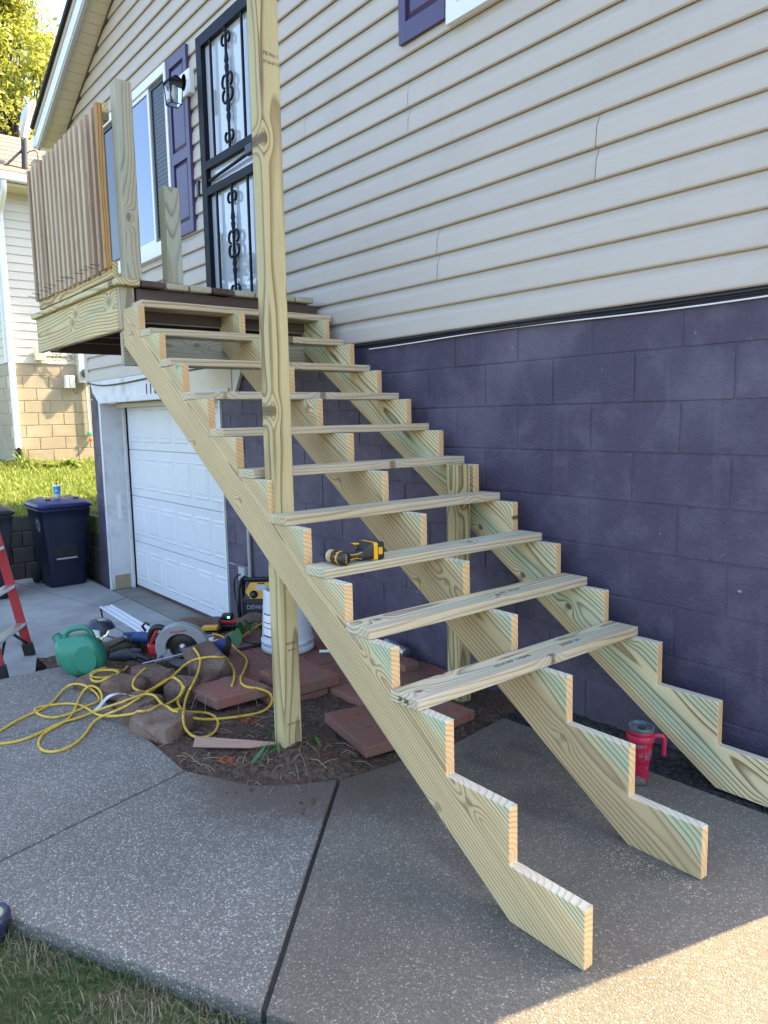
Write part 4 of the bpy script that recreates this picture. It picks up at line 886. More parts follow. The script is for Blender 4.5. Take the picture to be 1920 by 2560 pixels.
tree('broad lighter tree partly behind the taller yellow green one', (-28, -1.2, .3), 13.5, 4.6, 200, 150, 'leaf', .10, 5)
tree('darker low tree between the two houses', (-26, 7.5, .3), 11, 4.5, 170, 120, 'leaf', .11, 9)
tree('dark green street side tree mirrored in the porch window glass', (-24, -9.5, -.6), 8.5, 3.6, 130, 70, 'leaf2', .17, 12)
# ================================================================== STONES, PAVERS, LOG
def rock(name, label, c, sx, sy, sz, rz_, seed, mat='rock', group='edging stones around the bed', tilt=(0, 0)):
    b = bmesh.new(); rg = random.Random(int(seed*100))
    for k in range(22):
        p = Vector((rg.uniform(-1, 1), rg.uniform(-1, 1), rg.uniform(-1, 1))); f = max(abs(p.x), abs(p.y), abs(p.z)); p = p/f*.5; p *= rg.uniform(.86, 1.05) if p.length < .62 else rg.uniform(.78, .98); b.verts.new(p)
    for sx__ in (-1, 1):
        for sy__ in (-1, 1): b.verts.new((sx__*.46*rg.uniform(.8, 1.05), sy__*.46*rg.uniform(.8, 1.05), -.48)); b.verts.new((sx__*.42*rg.uniform(.75, 1.1), sy__*.42*rg.uniform(.75, 1.1), .46*rg.uniform(.8, 1.05)))
    r_ = bmesh.ops.convex_hull(b, input=b.verts[:]); bmesh.ops.delete(b, geom=[v for v in r_['geom_interior'] if isinstance(v, bmesh.types.BMVert)], context='VERTS')
    bmesh.ops.dissolve_limit(b, angle_limit=.22, verts=b.verts[:], edges=b.edges[:])
    for v in b.verts: v.co = Vector((v.co.x*sx, v.co.y*sy, v.co.z*sz))
    bmesh.ops.bevel(b, geom=b.edges[:], offset=.007, segments=2, affect='EDGES', clamp_overlap=True)
    m = bpy.data.meshes.new(name); b.to_mesh(m); b.free()
    M = Matrix.Translation(c) @ Matrix.Rotation(rz_, 4, 'Z') @ Matrix.Rotation(tilt[0], 4, 'X') @ Matrix.Rotation(tilt[1], 4, 'Y')
    return tag(obj(name, m, mat, None, M), label, 'stone', group)
RK = []
for lb, (px, py), sx, sy, sz, rz_, tl in (
        ('large flat topped edging stone with red chipped edge beside the slab', (402, 1826), .27, .22, .09, .5, (.05, .1)),
        ('big angular reddish edging stone beneath the yellow cord beside the saw', (520, 1690), .36, .22, .17, -.15, (.25, .18)),
        ('rough brown edging stone directly below the circular saw', (385, 1712), .26, .18, .11, .2, (-.1, .05)),
        ('squat brown edging stone encircled by a cord loop', (458, 1742), .17, .17, .11, .7, (.1, 0)),
        ('long low edging stone behind the white strap', (305, 1738), .24, .17, .11, .3, (0, -.1)),
        ('flat gray edging stone beside the green watering can', (248, 1712), .20, .24, .07, .4, (0, .05)),
        ('wide pale edging stone under the crossing cords', (352, 1780), .24, .18, .09, .35, (.05, 0)),
        ('small dark edging stone wedged against the slab corner', (338, 1805), .13, .10, .07, .6, (0, 0)),
        ('thin broken slab of red stone leaning by the big reddish stone', (520, 1718), .15, .07, .06, -.9, (.3, .1)),
        ('dark stone at the far bed edge under the yellow battery', (500, 1572), .34, .16, .08, .9, (0, 0)),
        ('brown stone behind the bucket next to the radio', (640, 1570), .26, .2, .09, .4, (.1, 0))):
    p = onZ(px, py, 0.); RK.append(rock('edging_stone', lb, Vector((p.x, p.y, sz*.40)), sx, sy, sz, rz_, px*.37, tilt=tl))
PV = []
pvm = MB().box(-.1635, .1635, -.1635, .1635, -.04, .012).mesh('paver', bevel=.006)
pgrp = 'flush red pavers under the stairs'
for i in range(5):
    for j in range(3):
        x, y = -1.97-.335*i, -.62+.335*j
        if (i, j) in ((0, 0),): continue
        o = obj('paver', pvm, 'paver', None, Matrix.Translation((x, y, .0+random.uniform(-.006, .004))) @ Matrix.Rotation(random.uniform(-.02, .02), 4, 'Z') @ Matrix.Rotation(random.uniform(-.012, .012), 4, 'X'))
        lab = {(2, 1): 'flush red paver directly under the upside down bucket', (3, 1): 'flush red paver behind the bucket towards the radio', (2, 2): 'flush red paver between the bucket and the purple wall', (1, 0): 'flush red paver beneath the thick stacked paver', (1, 1): 'flush red paver right of the bucket under the open stairs', (0, 1): 'flush red paver next to the tipping paver by the stringer', (3, 0): 'flush red paver under the fallen solar light head', (2, 0): 'flush red paver between the loose paver and the stacked paver', (0, 2): 'flush red paver against the purple wall beside the short post'}.get((i, j), 'square red paver laid flush in soil behind the tools near the purple wall')
        tag(o, lab, 'paver', pgrp); PV.append(o)
def loose(label, P, z0, z1, tilt=(0, 0)):
    mb = MB(); c = Vector((sum(p[0] for p in P)/len(P), sum(p[1] for p in P)/len(P), z0)); mb.prism([(a-c.x, b-c.y) for a, b in P], lambda a, b: Vector((a, b, 0)), lambda a, b: Vector((a, b, z1-z0)))
    o = obj('paver', mb.mesh('paver', bevel=.006), 'paver', None, Matrix.Translation(c) @ Matrix.Rotation(tilt[0], 4, 'X') @ Matrix.Rotation(tilt[1], 4, 'Y')); PV.append(o)
    return tag(o, label, 'paver', 'loose red pavers')
loose('loose red paver lying on debris left of the tall post', [(-2.545, -1.085), (-2.255, -1.06), (-2.235, -.765), (-2.525, -.79)], .012, .066, (.02, -.02))
loose('thick red paver stacked on the flush pavers behind the tall post', [(-2.47, -.69), (-2.135, -.68), (-2.125, -.39), (-2.46, -.40)], .016, .078)
loose('red paver tipping over the dug soil beside the near stringer', [(-1.37, -.80), (-1.79, -.73), (-1.74, -.45), (-1.34, -.47)], -.004, .045, (-.02, .03))
loose('broken red paver half hidden under the middle stringer', [(-1.62, -.32), (-1.36, -.30), (-1.37, -.12), (-1.63, -.14)], -.02, .03)
loose('small red brick by the spray can at the wall', [(-2.25, .02), (-2.03, .0), (-2.02, .10), (-2.24, .12)], .0, .055)
a, b = onZ(146, 1660, .0), onZ(372, 1612, .0); lg = MB(); n_ = 14; pth = [a.lerp(b, t/13)+Vector((0, .01*math.sin(t), .035)) for t in range(14)]
lg.tube(pth, [.05+.008*math.sin(t*1.7) for t in range(14)], 12)
logo = tag(obj('log', lg.xf(axes((a+b)/2, b-a, (0, 0, 1)).inverted()).mesh('log'), 'log', None, axes((a+b)/2, b-a, (0, 0, 1))), 'weathered round log edging behind the green watering can', 'log')
# surfaces that things rest on
dg = bpy.context.evaluated_depsgraph_get(); dg.update()
VV, FF = [], []
for o in slab_meshes+[bed]+RK+PV+[logo]:
    b0 = len(VV); M = WM[o.name]; VV += [M @ v.co for v in o.data.vertices]; FF += [tuple(b0+i for i in p.vertices) for p in o.data.polygons]
BV = BVHTree.FromPolygons(VV, FF)
def drop(x, y): h = BV.ray_cast(Vector((x, y, 1.)), Vector((0, 0, -1))); return h[0].z if h[0] else 0.
def hit(px, py):
    h = BV.ray_cast(CAM, ray(px, py).normalized()); return h[0] if h[0] else onZ(px, py, 0)
def cordpath(pix, r, sm=3):
    Q = [Vector((a, b, 0)) for a, b in pix]; Q = cat_rom(Q, 4); P = [hit(q.x, q.y) for q in Q]; z = [p.z for p in P]
    def smz(z, k):
        for _ in range(k): z = [z[0]]+[(z[i-1]+z[i]*2+z[i+1])/4 for i in range(1, len(z)-1)]+[z[-1]]
        return z
    for rnd in range(3):
        z = smz(z, 10); P = [onZ(q.x, q.y, zi+r) for q, zi in zip(Q, z)]; z = [max(zi, drop(p.x, p.y)) for zi, p in zip(z, P)]
    z = smz(z, 2); P = [onZ(q.x, q.y, zi+r) for q, zi in zip(Q, z)]
    for _ in range(sm): P = [P[0]]+[(P[i-1]+P[i]*2+P[i+1])/4 for i in range(1, len(P)-1)]+[P[-1]]
    return [Vector((p.x, p.y, max(p.z, drop(p.x, p.y)+r*.9))) for p in P]
def zz(pts, ox, oy, s): return [(ox+a/s, oy+b/s) for a, b in pts]
A_ = (0, 1660, 3.6065); B_ = (400, 1700, 4.1475); C_ = (320, 1480, 4.1475); D_ = (100, 1540, 5.184)
cd_ = MB(); RC = .0068
paths = [
    zz([(-20, 615), (0, 605), (160, 505), (305, 440), (440, 380), (520, 290), (600, 205), (680, 178), (770, 195), (850, 245), (895, 300), (885, 342), (800, 370), (700, 420), (600, 460), (480, 485), (380, 470), (315, 430), (330, 395), (440, 375), (600, 355), (720, 370), (800, 410), (870, 455), (960, 472), (1100, 465), (1250, 440), (1400, 410), (1530, 350), (1620, 290), (1652, 200), (1600, 140), (1540, 130), (1480, 150), (1400, 210), (1330, 250), (1270, 248), (1210, 222), (1195, 180), (1230, 110), (1310, 40)], *A_),
    zz([(-20, 722), (0, 720), (150, 700), (300, 650), (420, 590), (560, 525), (700, 490), (840, 435), (960, 390), (1100, 345), (1240, 290), (1330, 270), (1400, 290), (1450, 355), (1530, 410), (1620, 435)], *A_)+zz([(100, 310), (240, 330), (400, 335), (500, 345), (575, 385), (608, 450), (570, 540), (490, 590), (400, 600), (320, 570), (260, 500), (240, 420), (250, 300), (265, 200), (300, 110)], *B_)+zz([(640, 1010), (700, 900), (750, 760), (740, 660), (680, 580)], *C_),
    zz([(1480, 150), (1300, 290), (1100, 400), (910, 475), (830, 540), (780, 620), (700, 700), (580, 770), (450, 795), (370, 770), (345, 710), (380, 640), (470, 580), (600, 510), (660, 440), (700, 350), (740, 260), (800, 200), (860, 205), (910, 250), (922, 320), (905, 360)], *A_),
    zz([(250, 60), (235, 130), (180, 215), (200, 270), (280, 370), (400, 405), (600, 405), (850, 375), (1050, 335), (1140, 270), (1168, 190), (1120, 120), (1000, 85), (900, 75), (850, 40)], *B_)+zz([(1172, 935), (1170, 890), (1210, 800), (1238, 720), (1200, 660), (1120, 590), (1050, 520), (980, 460), (860, 428), (740, 425)], *C_),
    zz([(200, 1030), (440, 900), (600, 740), (740, 690), (880, 670), (980, 685), (1060, 740), (1105, 830), (1100, 920), (1075, 970)], *C_),
    zz([(1130, 655), (1080, 715), (960, 692), (800, 690), (690, 720), (652, 765), (700, 798), (850, 800), (970, 770), (1025, 735), (960, 705), (820, 700), (700, 735), (660, 800), (690, 845), (780, 850), (900, 812), (990, 762)], *D_),
    zz([(1080, 520), (1200, 460), (1300, 380), (1415, 310)], *C_)]
for P in paths: cd_.tube(cordpath(P, RC), RC, 7)
tag(cd_.build('extension_cord', 'cord', loc=(-2.6, -1.4, 0)), 'long yellow extension cord tangled in loops over slab and stones', 'cord')
sr = cordpath(zz([(850, 430), (900, 380), (975, 290), (1085, 262), (1150, 282), (1240, 292)], *A_), .012)
rb = MB(); v = []
for p in sr: v += [p+Vector((-.004, -.006, .004)), p+Vector((.004, .006, -.004))]
rb.add(v, [(2*i, 2*i+1, 2*i+3, 2*i+2) for i in range(len(sr)-1)]); q = [p+Vector((0, 0, -.0012)) for p in v]; rb.add(q, [(2*i+1, 2*i, 2*i+2, 2*i+3) for i in range(len(sr)-1)])
tag(rb.build('plastic_strap', 'paper'), 'thin white plastic strap across the yellow cord', 'strap')
def blackcord(label, P, r=.006, fn=None):
    return tag(MB().tube(cordpath(P, r), r, 7).build('power_cord', 'cable'), label, 'cord')
blackcord('black power cord curling from the radio over the red pavers', zz([(1330, 300), (1240, 330), (1180, 380), (1165, 440), (1190, 490), (1250, 525), (1330, 535), (1420, 525)], *C_))
blackcord('thick black twisted lead lying across the pavers by the bucket', zz([(1130, 600), (1200, 585), (1290, 565), (1380, 545), (1440, 535)], *C_), .010)
blackcord('black cord arching over the log behind the solar light', zz([(880, 262), (1000, 290), (1150, 330), (1300, 345)], *D_)); blackcord('black cord loop between the solar light and the saw', zz([(890, 412), (980, 370), (1080, 320), (1150, 305), (1210, 345), (1290, 380)], *D_))
blackcord('heavy black lead under the saw handle', zz([(1020, 495), (1120, 495), (1220, 540), (1320, 590), (1380, 600)], *D_), .008)
# scrap stake, twigs, weeds
a, b = hit(488, 1862), hit(700, 1868); a.z, b.z = drop(a.x, a.y), drop(b.x, b.y); d = b-a; L = d.length
sk_ = MB(); sk_.prism([(-L/2, -.028), (L*.18, -.024), (L/2, -.004), (L/2, .004), (L*.1, .012), (-L/2, .022)], lambda x, y: Vector((x, y, -.008)), lambda x, y: Vector((x, y, .008)))
tag(obj('wood_scrap', sk_.mesh('wood_scrap', bevel=.002), 'stake', None, Matrix.Translation((a+b)/2+Vector((0, 0, .016))) @ axes((0, 0, 0), d, Vector((-.35, .55, .75)))), 'split reddish cedar stake lying on soil by the tall post', 'wood scrap')
tw = MB()
for q in range(230):
    x, y = random.uniform(-2.6, -1.35), random.uniform(-1.42, -.8)
    if q > 150: x, y = random.uniform(-3.7, -2.6), random.uniform(-1.3, -.1)
    if any(inpoly(x, y, P) for P in SLABS): continue
    a_ = random.uniform(0, 6.28); L = random.uniform(.02, .10); z = drop(x, y)+.003; e = Vector((math.cos(a_)*L, math.sin(a_)*L, 0)); z2 = drop(x+e.x, y+e.y)+.003
    tw.tube([(x, y, z), (x+e.x*.5+random.uniform(-.008, .008), y+e.y*.5, max(z, z2)+.005), (x+e.x, y+e.y, z2)], random.uniform(.0008, .0022), 4)
tag(tw.build('twig_litter', 'straw', loc=(-2, -1.1, 0)), 'dry twigs and bark shreds littering the garden bed', kind='stuff')
on = MB()
for cx, cy in ((-2.08, -.98), (-1.72, -1.28)):
    for q in range(26):
        x, y = cx+random.gauss(0, .03), cy+random.gauss(0, .025); a_ = random.uniform(0, 6.28); z = drop(x, y)+.002
        on.tube([(x, y, z), (x+.03*math.cos(a_), y+.03*math.sin(a_), z+.008)], .0012, 4)
tag(on.build('orange_needles', 'orange_needles'), 'small heaps of orange root shreds on the dark soil', kind='stuff')
def weed(label, x, y, leaves, mat='leaf_weed'):
    mb = MB(); z = drop(x, y)
    for (dx, dy, h, ln_, w_) in leaves:
        p = Vector((x, y, z-.01)); m = p+Vector((dx*.5, dy*.5, h)); e = p+Vector((dx, dy, h*.55)); mb.tube([p, p.lerp(m, .6), m], .0016, 4)
        t_ = (e-m).normalized(); s_ = t_.cross(Vector((0, 0, 1))).normalized(); pts = []
        for f_, ww in ((0, .1), (.3, .8), (.6, 1.), (.85, .55), (1, .03)):
            c = m+t_*ln_*f_; pts += [c-s_*w_*ww, c+s_*w_*ww]
        mb.add(pts, [(2*i, 2*i+1, 2*i+3, 2*i+2) for i in range(4)])
    return tag(mb.build('weed', mat), label, 'plant')
p = onZ(690, 1905, .0); weed('green weed with drooping strap leaves growing in front of the tall post', p.x, p.y, [(.03, -.10, .06, .11, .011), (-.06, .01, .09, .07, .012), (.06, -.02, .07, .06, .006), (.02, -.06, .05, .09, .004), (-.03, -.06, .06, .06, .004)])
p = onZ(782, 1880, 0); weed('small weed with pale pointed leaves right of the tall post', p.x, p.y, [(.05, .0, .05, .06, .008), (-.04, -.02, .04, .06, .006), (.02, .05, .05, .05, .006)])
p = onZ(905, 1775, 0); weed('dark round leaved weed between pavers below the near stringer', p.x, p.y, [(.03, .02, .06, .07, .03), (-.03, -.02, .05, .06, .028), (.0, .04, .04, .06, .026)])
p = onZ(602, 1602, 0); weed('broad leaved weed behind the solar head on the pavers', p.x, p.y, [(.05, -.06, .10, .16, .05), (-.06, .03, .12, .14, .04), (.02, .08, .13, .13, .04), (-.02, -.09, .08, .12, .03), (.08, .03, .16, .10, .02)])
p = onZ(470, 1590, 0); weed('ragged grassy weed beside the yellow battery', p.x, p.y, [(.06*math.cos(t), .06*math.sin(t), .06+.02*(t % 2), .07, .006) for t in range(9)])
p = onZ(345, 1628, 0); weed('yellowing grass tuft next to the saw handle', p.x, p.y, [(.05*math.cos(t), .05*math.sin(t), .05+.02*(t % 2), .06, .005) for t in range(9)])
lf_ = MB()
for x_, y_ in ((205, 1655+0), ):
    pass
# ================================================================== TOOLS AND OTHER THINGS
def XYZ(o, x, y): return axes(o, x, y)
# impact driver lying on the fifth tread
Pd = tread_pt(5, -.96, .075); ZT5 = Pd.z
dv = thing('impact_driver', 'yellow and black cordless impact driver lying on a stair tread', 'power tool', (Pd.x, Pd.y, ZT5))
hc = Vector((-1.215, -1.035, ZT5+.034)); hx = Vector((-1, .0, 0)).normalized()
Mh = axes(hc, (0, 1, 0), (0, 0, 1)) if False else axes(hc, hx.cross(Vector((0, 0, 1))), (0, 0, 1))
Mh = Matrix.Translation(hc) @ Matrix(((0, 0, hx.x, 0), (1, 0, hx.y, 0), (0, -hx.x if False else 1, 0, 0), (0, 0, 0, 1)))
MB().lathe([(.0, -.062), (.026, -.061), (.031, -.055), (.033, -.035), (.032, -.028)], 20, Mh, cap=False).build('rear_cap', 'black', dv)
MB().lathe([(.0325, -.028), (.0335, -.01), (.033, .02), (.031, .040), (.028, .046)], 20, Mh, cap=False).build('motor_housing', 'yellow', dv)
MB().lathe([(.0345, -.018), (.0352, -.008), (.0352, .014), (.0345, .022)], 10, Mh @ Matrix.Scale(1, 4), cap=False).xf(Matrix()).build('grip_panel', 'black', dv)
MB().lathe([(.029, .046), (.030, .052), (.030, .064), (.026, .070)], 20, Mh, cap=False).build('light_ring', 'gray', dv)
MB().lathe([(.026, .068), (.027, .074), (.024, .090), (.012, .092), (.010, .098), (.0, .099)], 18, Mh, cap=False).build('nose', 'black', dv)
MB().lathe([(.008, .095), (.008, .108), (.0032, .110), (.0032, .150), (.0, .152)], 10, Mh, cap=False).build('bit', 'steel', dv)
text('logo_plate', 'DEWALT', .011, axes((hc.x+.0625, hc.y, hc.z), (0, 0, 1), (0, -1, 0)), 'yellow', dv)
def rr(y, cx, cz, w_, h_, r_): return [Vector((a, y, b)) for a, b, _ in [(p[0], p[1], 0) for p in rrect(w_, h_, r_, 0, 4, cx, cz)]]
hz = hc.z-.004
MB().loft([rr(hc.y+.02, hc.x+.0, hz, .052, .046, .018), rr(hc.y+.05, hc.x-.0, hz, .045, .040, .017), rr(hc.y+.09, hc.x+.004, hz-.002, .042, .038, .016), rr(hc.y+.125, hc.x+.006, hz, .050, .050, .018)]).build('handle', 'black', dv)
for s_ in (-1, 1): MB().tube(cat_rom([(hc.x+.024, hc.y+.05, hz+.012*s_), (hc.x+.0235, hc.y+.09, hz+.010*s_), (hc.x+.026, hc.y+.118, hz+.016*s_)], 4), .0022, 5).build('grip_trim', 'yellow', dv)
by = hc.y+.125
MB().loft([rr(by, hc.x+.0, hz+.002, .060, .055, .018), rr(by+.02, hc.x-.008, ZT5+.046, .105, .074, .018), rr(by+.05, hc.x-.010, ZT5+.046, .112, .082, .016)]).build('foot', 'black', dv)
MB().loft([rr(by+.05, hc.x-.010, ZT5+.043, .118, .084, .010), rr(by+.072, hc.x-.010, ZT5+.043, .120, .086, .010)], smooth=False).build('battery_clip', 'yellow', dv)
MB().loft([rr(by+.072, hc.x-.010, ZT5+.043, .117, .083, .012), rr(by+.112, hc.x-.010, ZT5+.043, .117, .084, .012)], smooth=False).build('battery', 'black', dv)
MB().box(hc.x+.048, hc.x+.0515, by+.076, by+.10, ZT5+.028, ZT5+.062).build('battery_label', 'yellow', dv)
MB().tube([(hc.x-.04, by+.01, ZT5+.07), (hc.x-.05, by-.012, ZT5+.078), (hc.x-.03, by-.012, ZT5+.082), (hc.x-.02, by+.012, ZT5+.078)], .004, 6).build('belt_hook', 'yellow', dv)
for o_ in dv.children:
    T_ = Matrix.Translation(Pd+Vector((-.01, -.03, 0))); o_.matrix_basis = T_ @ Matrix.Scale(.82, 4) @ T_.inverted() @ o_.matrix_basis
# tumbler
tm = onZ(1610, 1966, 0); tm = Vector((-.478, -.112, 0)); mu = thing('tumbler', 'chipped red steel tumbler with clear lid and side handle near the wall', 'tumbler', tm)
MT_ = Matrix.Translation(tm)
MB().lathe([(.0, .001), (.033, .001), (.034, .006), (.0345, .014)], 28, MT_, cap=False).build('base', 'steel', mu)
MB().lathe([(.0345, .014), (.036, .085), (.037, .092), (.043, .105), (.0445, .115), (.047, .178)], 28, MT_, cap=False).build('body', 'mug', mu)
MB().lathe([(.0475, .176), (.052, .178), (.0535, .184), (.0535, .206), (.051, .209), (.0485, .207)], 28, MT_, cap=False).build('handle_collar', 'mugred', mu)
MB().lathe([(.0478, .206), (.0495, .212), (.0495, .226), (.0475, .229)], 28, MT_, cap=False).build('rim', 'mugred', mu)
MB().lathe([(.0505, .224), (.051, .236), (.048, .240), (.045, .238), (.044, .229), (.02, .227), (.0, .228)], 28, MT_, cap=False).build('lid', 'smoke', mu)
MB().box(tm.x-.012, tm.x+.012, tm.y-.004, tm.y+.022, .2285, .234).build('lid_slider', 'dkgray', mu, bevel=.002)
hdv = Vector((.72, .69, 0)).normalized(); hp = [tm+hdv*r_+Vector((0, 0, z_)) for r_, z_ in ((.050, .196), (.070, .198), (.085, .193), (.090, .178), (.0905, .15), (.0905, .118))]
MB().tube(cat_rom(hp, 5), .0095, 10).build('handle', 'mugred', mu)
# spray can by the wall
cp = Vector((-2.17, .13, .066)); ca = Vector((-1, .12, .02)).normalized(); Mc = Matrix.Translation(cp) @ ca.to_track_quat('Z', 'Y').to_matrix().to_4x4()
sc_ = thing('spray_can', 'silver spray can lying on its side against the purple wall', 'can', (cp.x-.1, cp.y, .03))
MB().lathe([(.0, .004), (.028, .0), (.033, .004), (.033, .02)], 20, Mc, cap=False).build('base_rim', 'steel', sc_); MB().lathe([(.032, .02), (.0325, .17), (.030, .18), (.016, .195)], 20, Mc, cap=False).build('body', 'alu', sc_); MB().lathe([(.029, .176), (.029, .225), (.026, .23), (0, .231)], 20, Mc, cap=False).build('cap', 'gray', sc_)
# upside-down bucket
bk = Vector((-2.875, -.255, .018)); bu = thing('bucket', 'white plastic bucket turned upside down on the red pavers', 'bucket', bk); Mb = Matrix.Translation(bk) @ Matrix.Scale(1.06, 4)
MB().lathe([(.152, .0), (.157, .004), (.157, .030), (.152, .034), (.152, .045), (.158, .050), (.158, .066), (.151, .070), (.150, .090), (.134, .355), (.131, .366), (.124, .368), (.122, .362), (.05, .360), (.0, .360)], 36, Mb, cap=False).build('body', 'bucket', bu)
tk = MB()
for k in range(28): a_ = k*2*math.pi/28; tk.box(.116, .126, -.003, .003, .3605, .3675, Mb @ Matrix.Rotation(a_, 4, 'Z'))
tag(tk.build('base_teeth', 'bucket', bu), kind='stuff')
a0 = math.atan2(-.80, .10); lbm = MB(); ng = 10
def cyl(r_, a_, z_): return Mb @ Vector((r_*math.cos(a_), r_*math.sin(a_), z_))
vs = [cyl(.1502-(z_-.09)*.0604+.0012, a0-.30+.55*i/ng, z_) for z_ in (.10, .235) for i in range(ng+1)]
lbm.add(vs, [(i, i+1, ng+2+i, ng+1+i) for i in range(ng)]).build('label_frame', 'dkgray', bu)
for q, (za, zb) in enumerate(((.108, .15), (.155, .18), (.185, .228))):
    m_ = MB(); vs = [cyl(.1502-(z_-.09)*.0604+.0020, a0-.27+.49*i/ng, z_) for z_ in (za, zb) for i in range(ng+1)]; m_.add(vs, [(i, i+1, ng+2+i, ng+1+i) for i in range(ng)]).build('label', 'paper', bu)
hb = [cyl(.163, a_, .052+.012*math.sin(3*a_)) for a_ in [i*2*math.pi/20+.2 for i in range(11)]]; MB().tube(hb, .003, 6).build('bail_handle', 'steel', bu)
# jobsite radio
ro = Vector((-3.76, .075, drop(-3.70, .0)+.004)); fx_ = Vector((.62, .78, 0)).normalized(); Mr = axes(ro, fx_, Vector((0, 0, 1)).cross(fx_)) @ Matrix.Scale(.86, 4)   # local x right, -y front
rd = thing('jobsite_radio', 'black and yellow rugged jobsite radio with roll bars behind the bucket', 'radio', ro)
def lb(*a, **k): return MB().box(*a, Mr)
lb(-.17, .17, -.085, .09, .02, .17).build('lower_body', 'dkgray', rd, bevel=.015); MB().loft([[Mr @ Vector(p) for p in q_] for q_ in ([(-.15, -.10, .165), (.15, -.10, .165), (.15, .085, .165), (-.15, .085, .165)], [(-.12, -.035, .315), (.12, -.035, .315), (.12, .07, .315), (-.12, .07, .315)])], smooth=False).build('upper_body', 'dkgray', rd, bevel=.01)
def fp(u, v, d=0):   # point on slanted front
    a_, b_ = Vector((0, -.10, .165)), Vector((0, -.035, .315)); n_ = Vector((0, -.918, .397)); return Mr @ (Vector((u, 0, 0))+a_.lerp(b_, v)+n_*d)
hexp = [(-.135, .45), (-.085, .08), (.085, .08), (.135, .45), (.095, .95), (-.095, .95)]
MB().prism(hexp, lambda u, v: fp(u, v, .0), lambda u, v: fp(u, v, .012)).build('yellow_face', 'yellow', rd, merge=True)
MB().prism([(-.045, .52), (.045, .52), (.045, .80), (-.045, .80)], lambda u, v: fp(u, v, .012), lambda u, v: fp(u, v, .0145)).build('display', 'gray', rd); MB().lathe([(.03, .0), (.028, .018), (.0, .019)], 16, Matrix.Translation(fp(-.06, .30, .012)) @ (Mr.to_3x3() @ Vector((0, -.918, .397))).to_track_quat('Z', 'Y').to_matrix().to_4x4(), cap=False).build('dial', 'black', rd)
MB().prism([(-.03, .86), (.03, .86), (.03, .92), (-.03, .92)], lambda u, v: fp(u, v, .012), lambda u, v: fp(u, v, .015)).build('buttons', 'black', rd)
for sx in (-1, 1):
    MB().tube([Mr @ Vector(p) for p in ((sx*.185, -.09, .02), (sx*.19, -.11, .10), (sx*.19, -.10, .27), (sx*.165, -.04, .335), (sx*.16, .06, .335), (sx*.185, .09, .25), (sx*.185, .09, .03))], .017, 8).build('roll_bar', 'black', rd)
MB().tube([Mr @ Vector((-.165, -.03, .338)), Mr @ Vector((.165, -.03, .338))], .016, 8).build('top_bar', 'black', rd)
text('logo', 'DEWALT', .045, axes(Mr @ Vector((-.02, -.0862, .10)), fx_, (0, 0, 1)), 'gray', rd)
# battery packs
bp = Vector((-3.76, -.40, 0)); bp = Vector((onZ(525, 1562, .075).x, onZ(525, 1562, .075).y, 0)); bp.z = drop(bp.x, bp.y)+.004
Mbp = axes(bp, (.60, .80, 0), Vector((0, 0, 1)).cross(Vector((.60, .80, 0)))); bt = thing('battery_pack', 'yellow and black power tool battery standing on the bed edge', 'battery', bp)
MB().box(-.062, .062, -.038, .038, .0, .050, Mbp).build('case', 'black', bt, bevel=.008); MB().prism([(-.066, .0), (-.066, .062), (-.045, .078), (.05, .078), (.055, .062), (-.03, .060), (-.045, .045), (-.045, .0)], lambda a_, b_: Mbp @ Vector((a_, -.040, b_)), lambda a_, b_: Mbp @ Vector((a_, .040, b_))).build('cover', 'yellow', bt)
MB().box(-.03, .055, -.0395, -.0385, .012, .034, Mbp).build('label', 'gray', bt); text('print', 'DEWALT 20V', .014, axes(Mbp @ Vector((.012, -.0402, .023)), (.60, .80, 0), (0, 0, 1)), 'ink', bt)
cg = onZ(572, 1556, .03); cg.z = drop(cg.x, cg.y)+.003; Mcg = axes(cg, (.62, .78, 0), Vector((0, 0, 1)).cross(Vector((.62, .78, 0)))); ch = thing('battery_charger', 'black charger with green light holding a red battery', 'charger', cg)
MB().box(-.07, .10, -.045, .045, 0, .035, Mcg).build('base', 'black', ch, bevel=.008); MB().box(-.07, .075, -.042, .042, .036, .066, Mcg).build('battery', 'red', ch, bevel=.008); MB().box(-.045, .03, -.04, .04, .067, .105, Mcg).build('top_housing', 'black', ch, bevel=.01); MB().box(.0, .016, -.0425, -.0405, .082, .094, Mcg).build('indicator', 'led', ch)
# circular saw
so = hit(457, 1625); so = CAM+ray(457, 1617)*4.42; base_z = drop(so.x, so.y)
sx_ = Vector((.60, .78, .02)).normalized(); sy_ = Vector((.15, -.13, 1)).normalized(); Ms = axes(so, sx_, sy_) @ Matrix.Scale(1.1, 4)       # x right, y up, z to the viewer
sw_ = thing('circular_saw', 'gray and red cordless circular saw resting on the edging stones', 'power tool', (so.x, so.y, base_z))
def arc(r_, a0_, a1_, n=22): return [(r_*math.cos(R(a0_+(a1_-a0_)*i/n)), r_*math.sin(R(a0_+(a1_-a0_)*i/n))) for i in range(n+1)]
P = arc(.145, 8, 200)+arc(.088, 196, 14)
MB().prism(P, lambda a_, b_: Ms @ Vector((a_, b_, -.020)), lambda a_, b_: Ms @ Vector((a_, b_, .022))).build('upper_guard', 'graymetal', sw_, bevel=.006)
P = arc(.118, 185, 300)+arc(.070, 300, 185); MB().prism(P, lambda a_, b_: Ms @ Vector((a_, b_, -.014)), lambda a_, b_: Ms @ Vector((a_, b_, .016))).build('lower_guard', 'graymetal', sw_, bevel=.003)
MB().lathe([(.0, .003), (.016, .003), (.099, .002), (.099, -.001), (.0, -.001)], 40, Ms, cap=False).build('blade', 'blade', sw_)
MB().lathe([(.022, .003), (.022, .009), (.010, .010), (.010, .016), (0, .016)], 14, Ms, cap=False).build('arbor_bolt', 'steel', sw_)
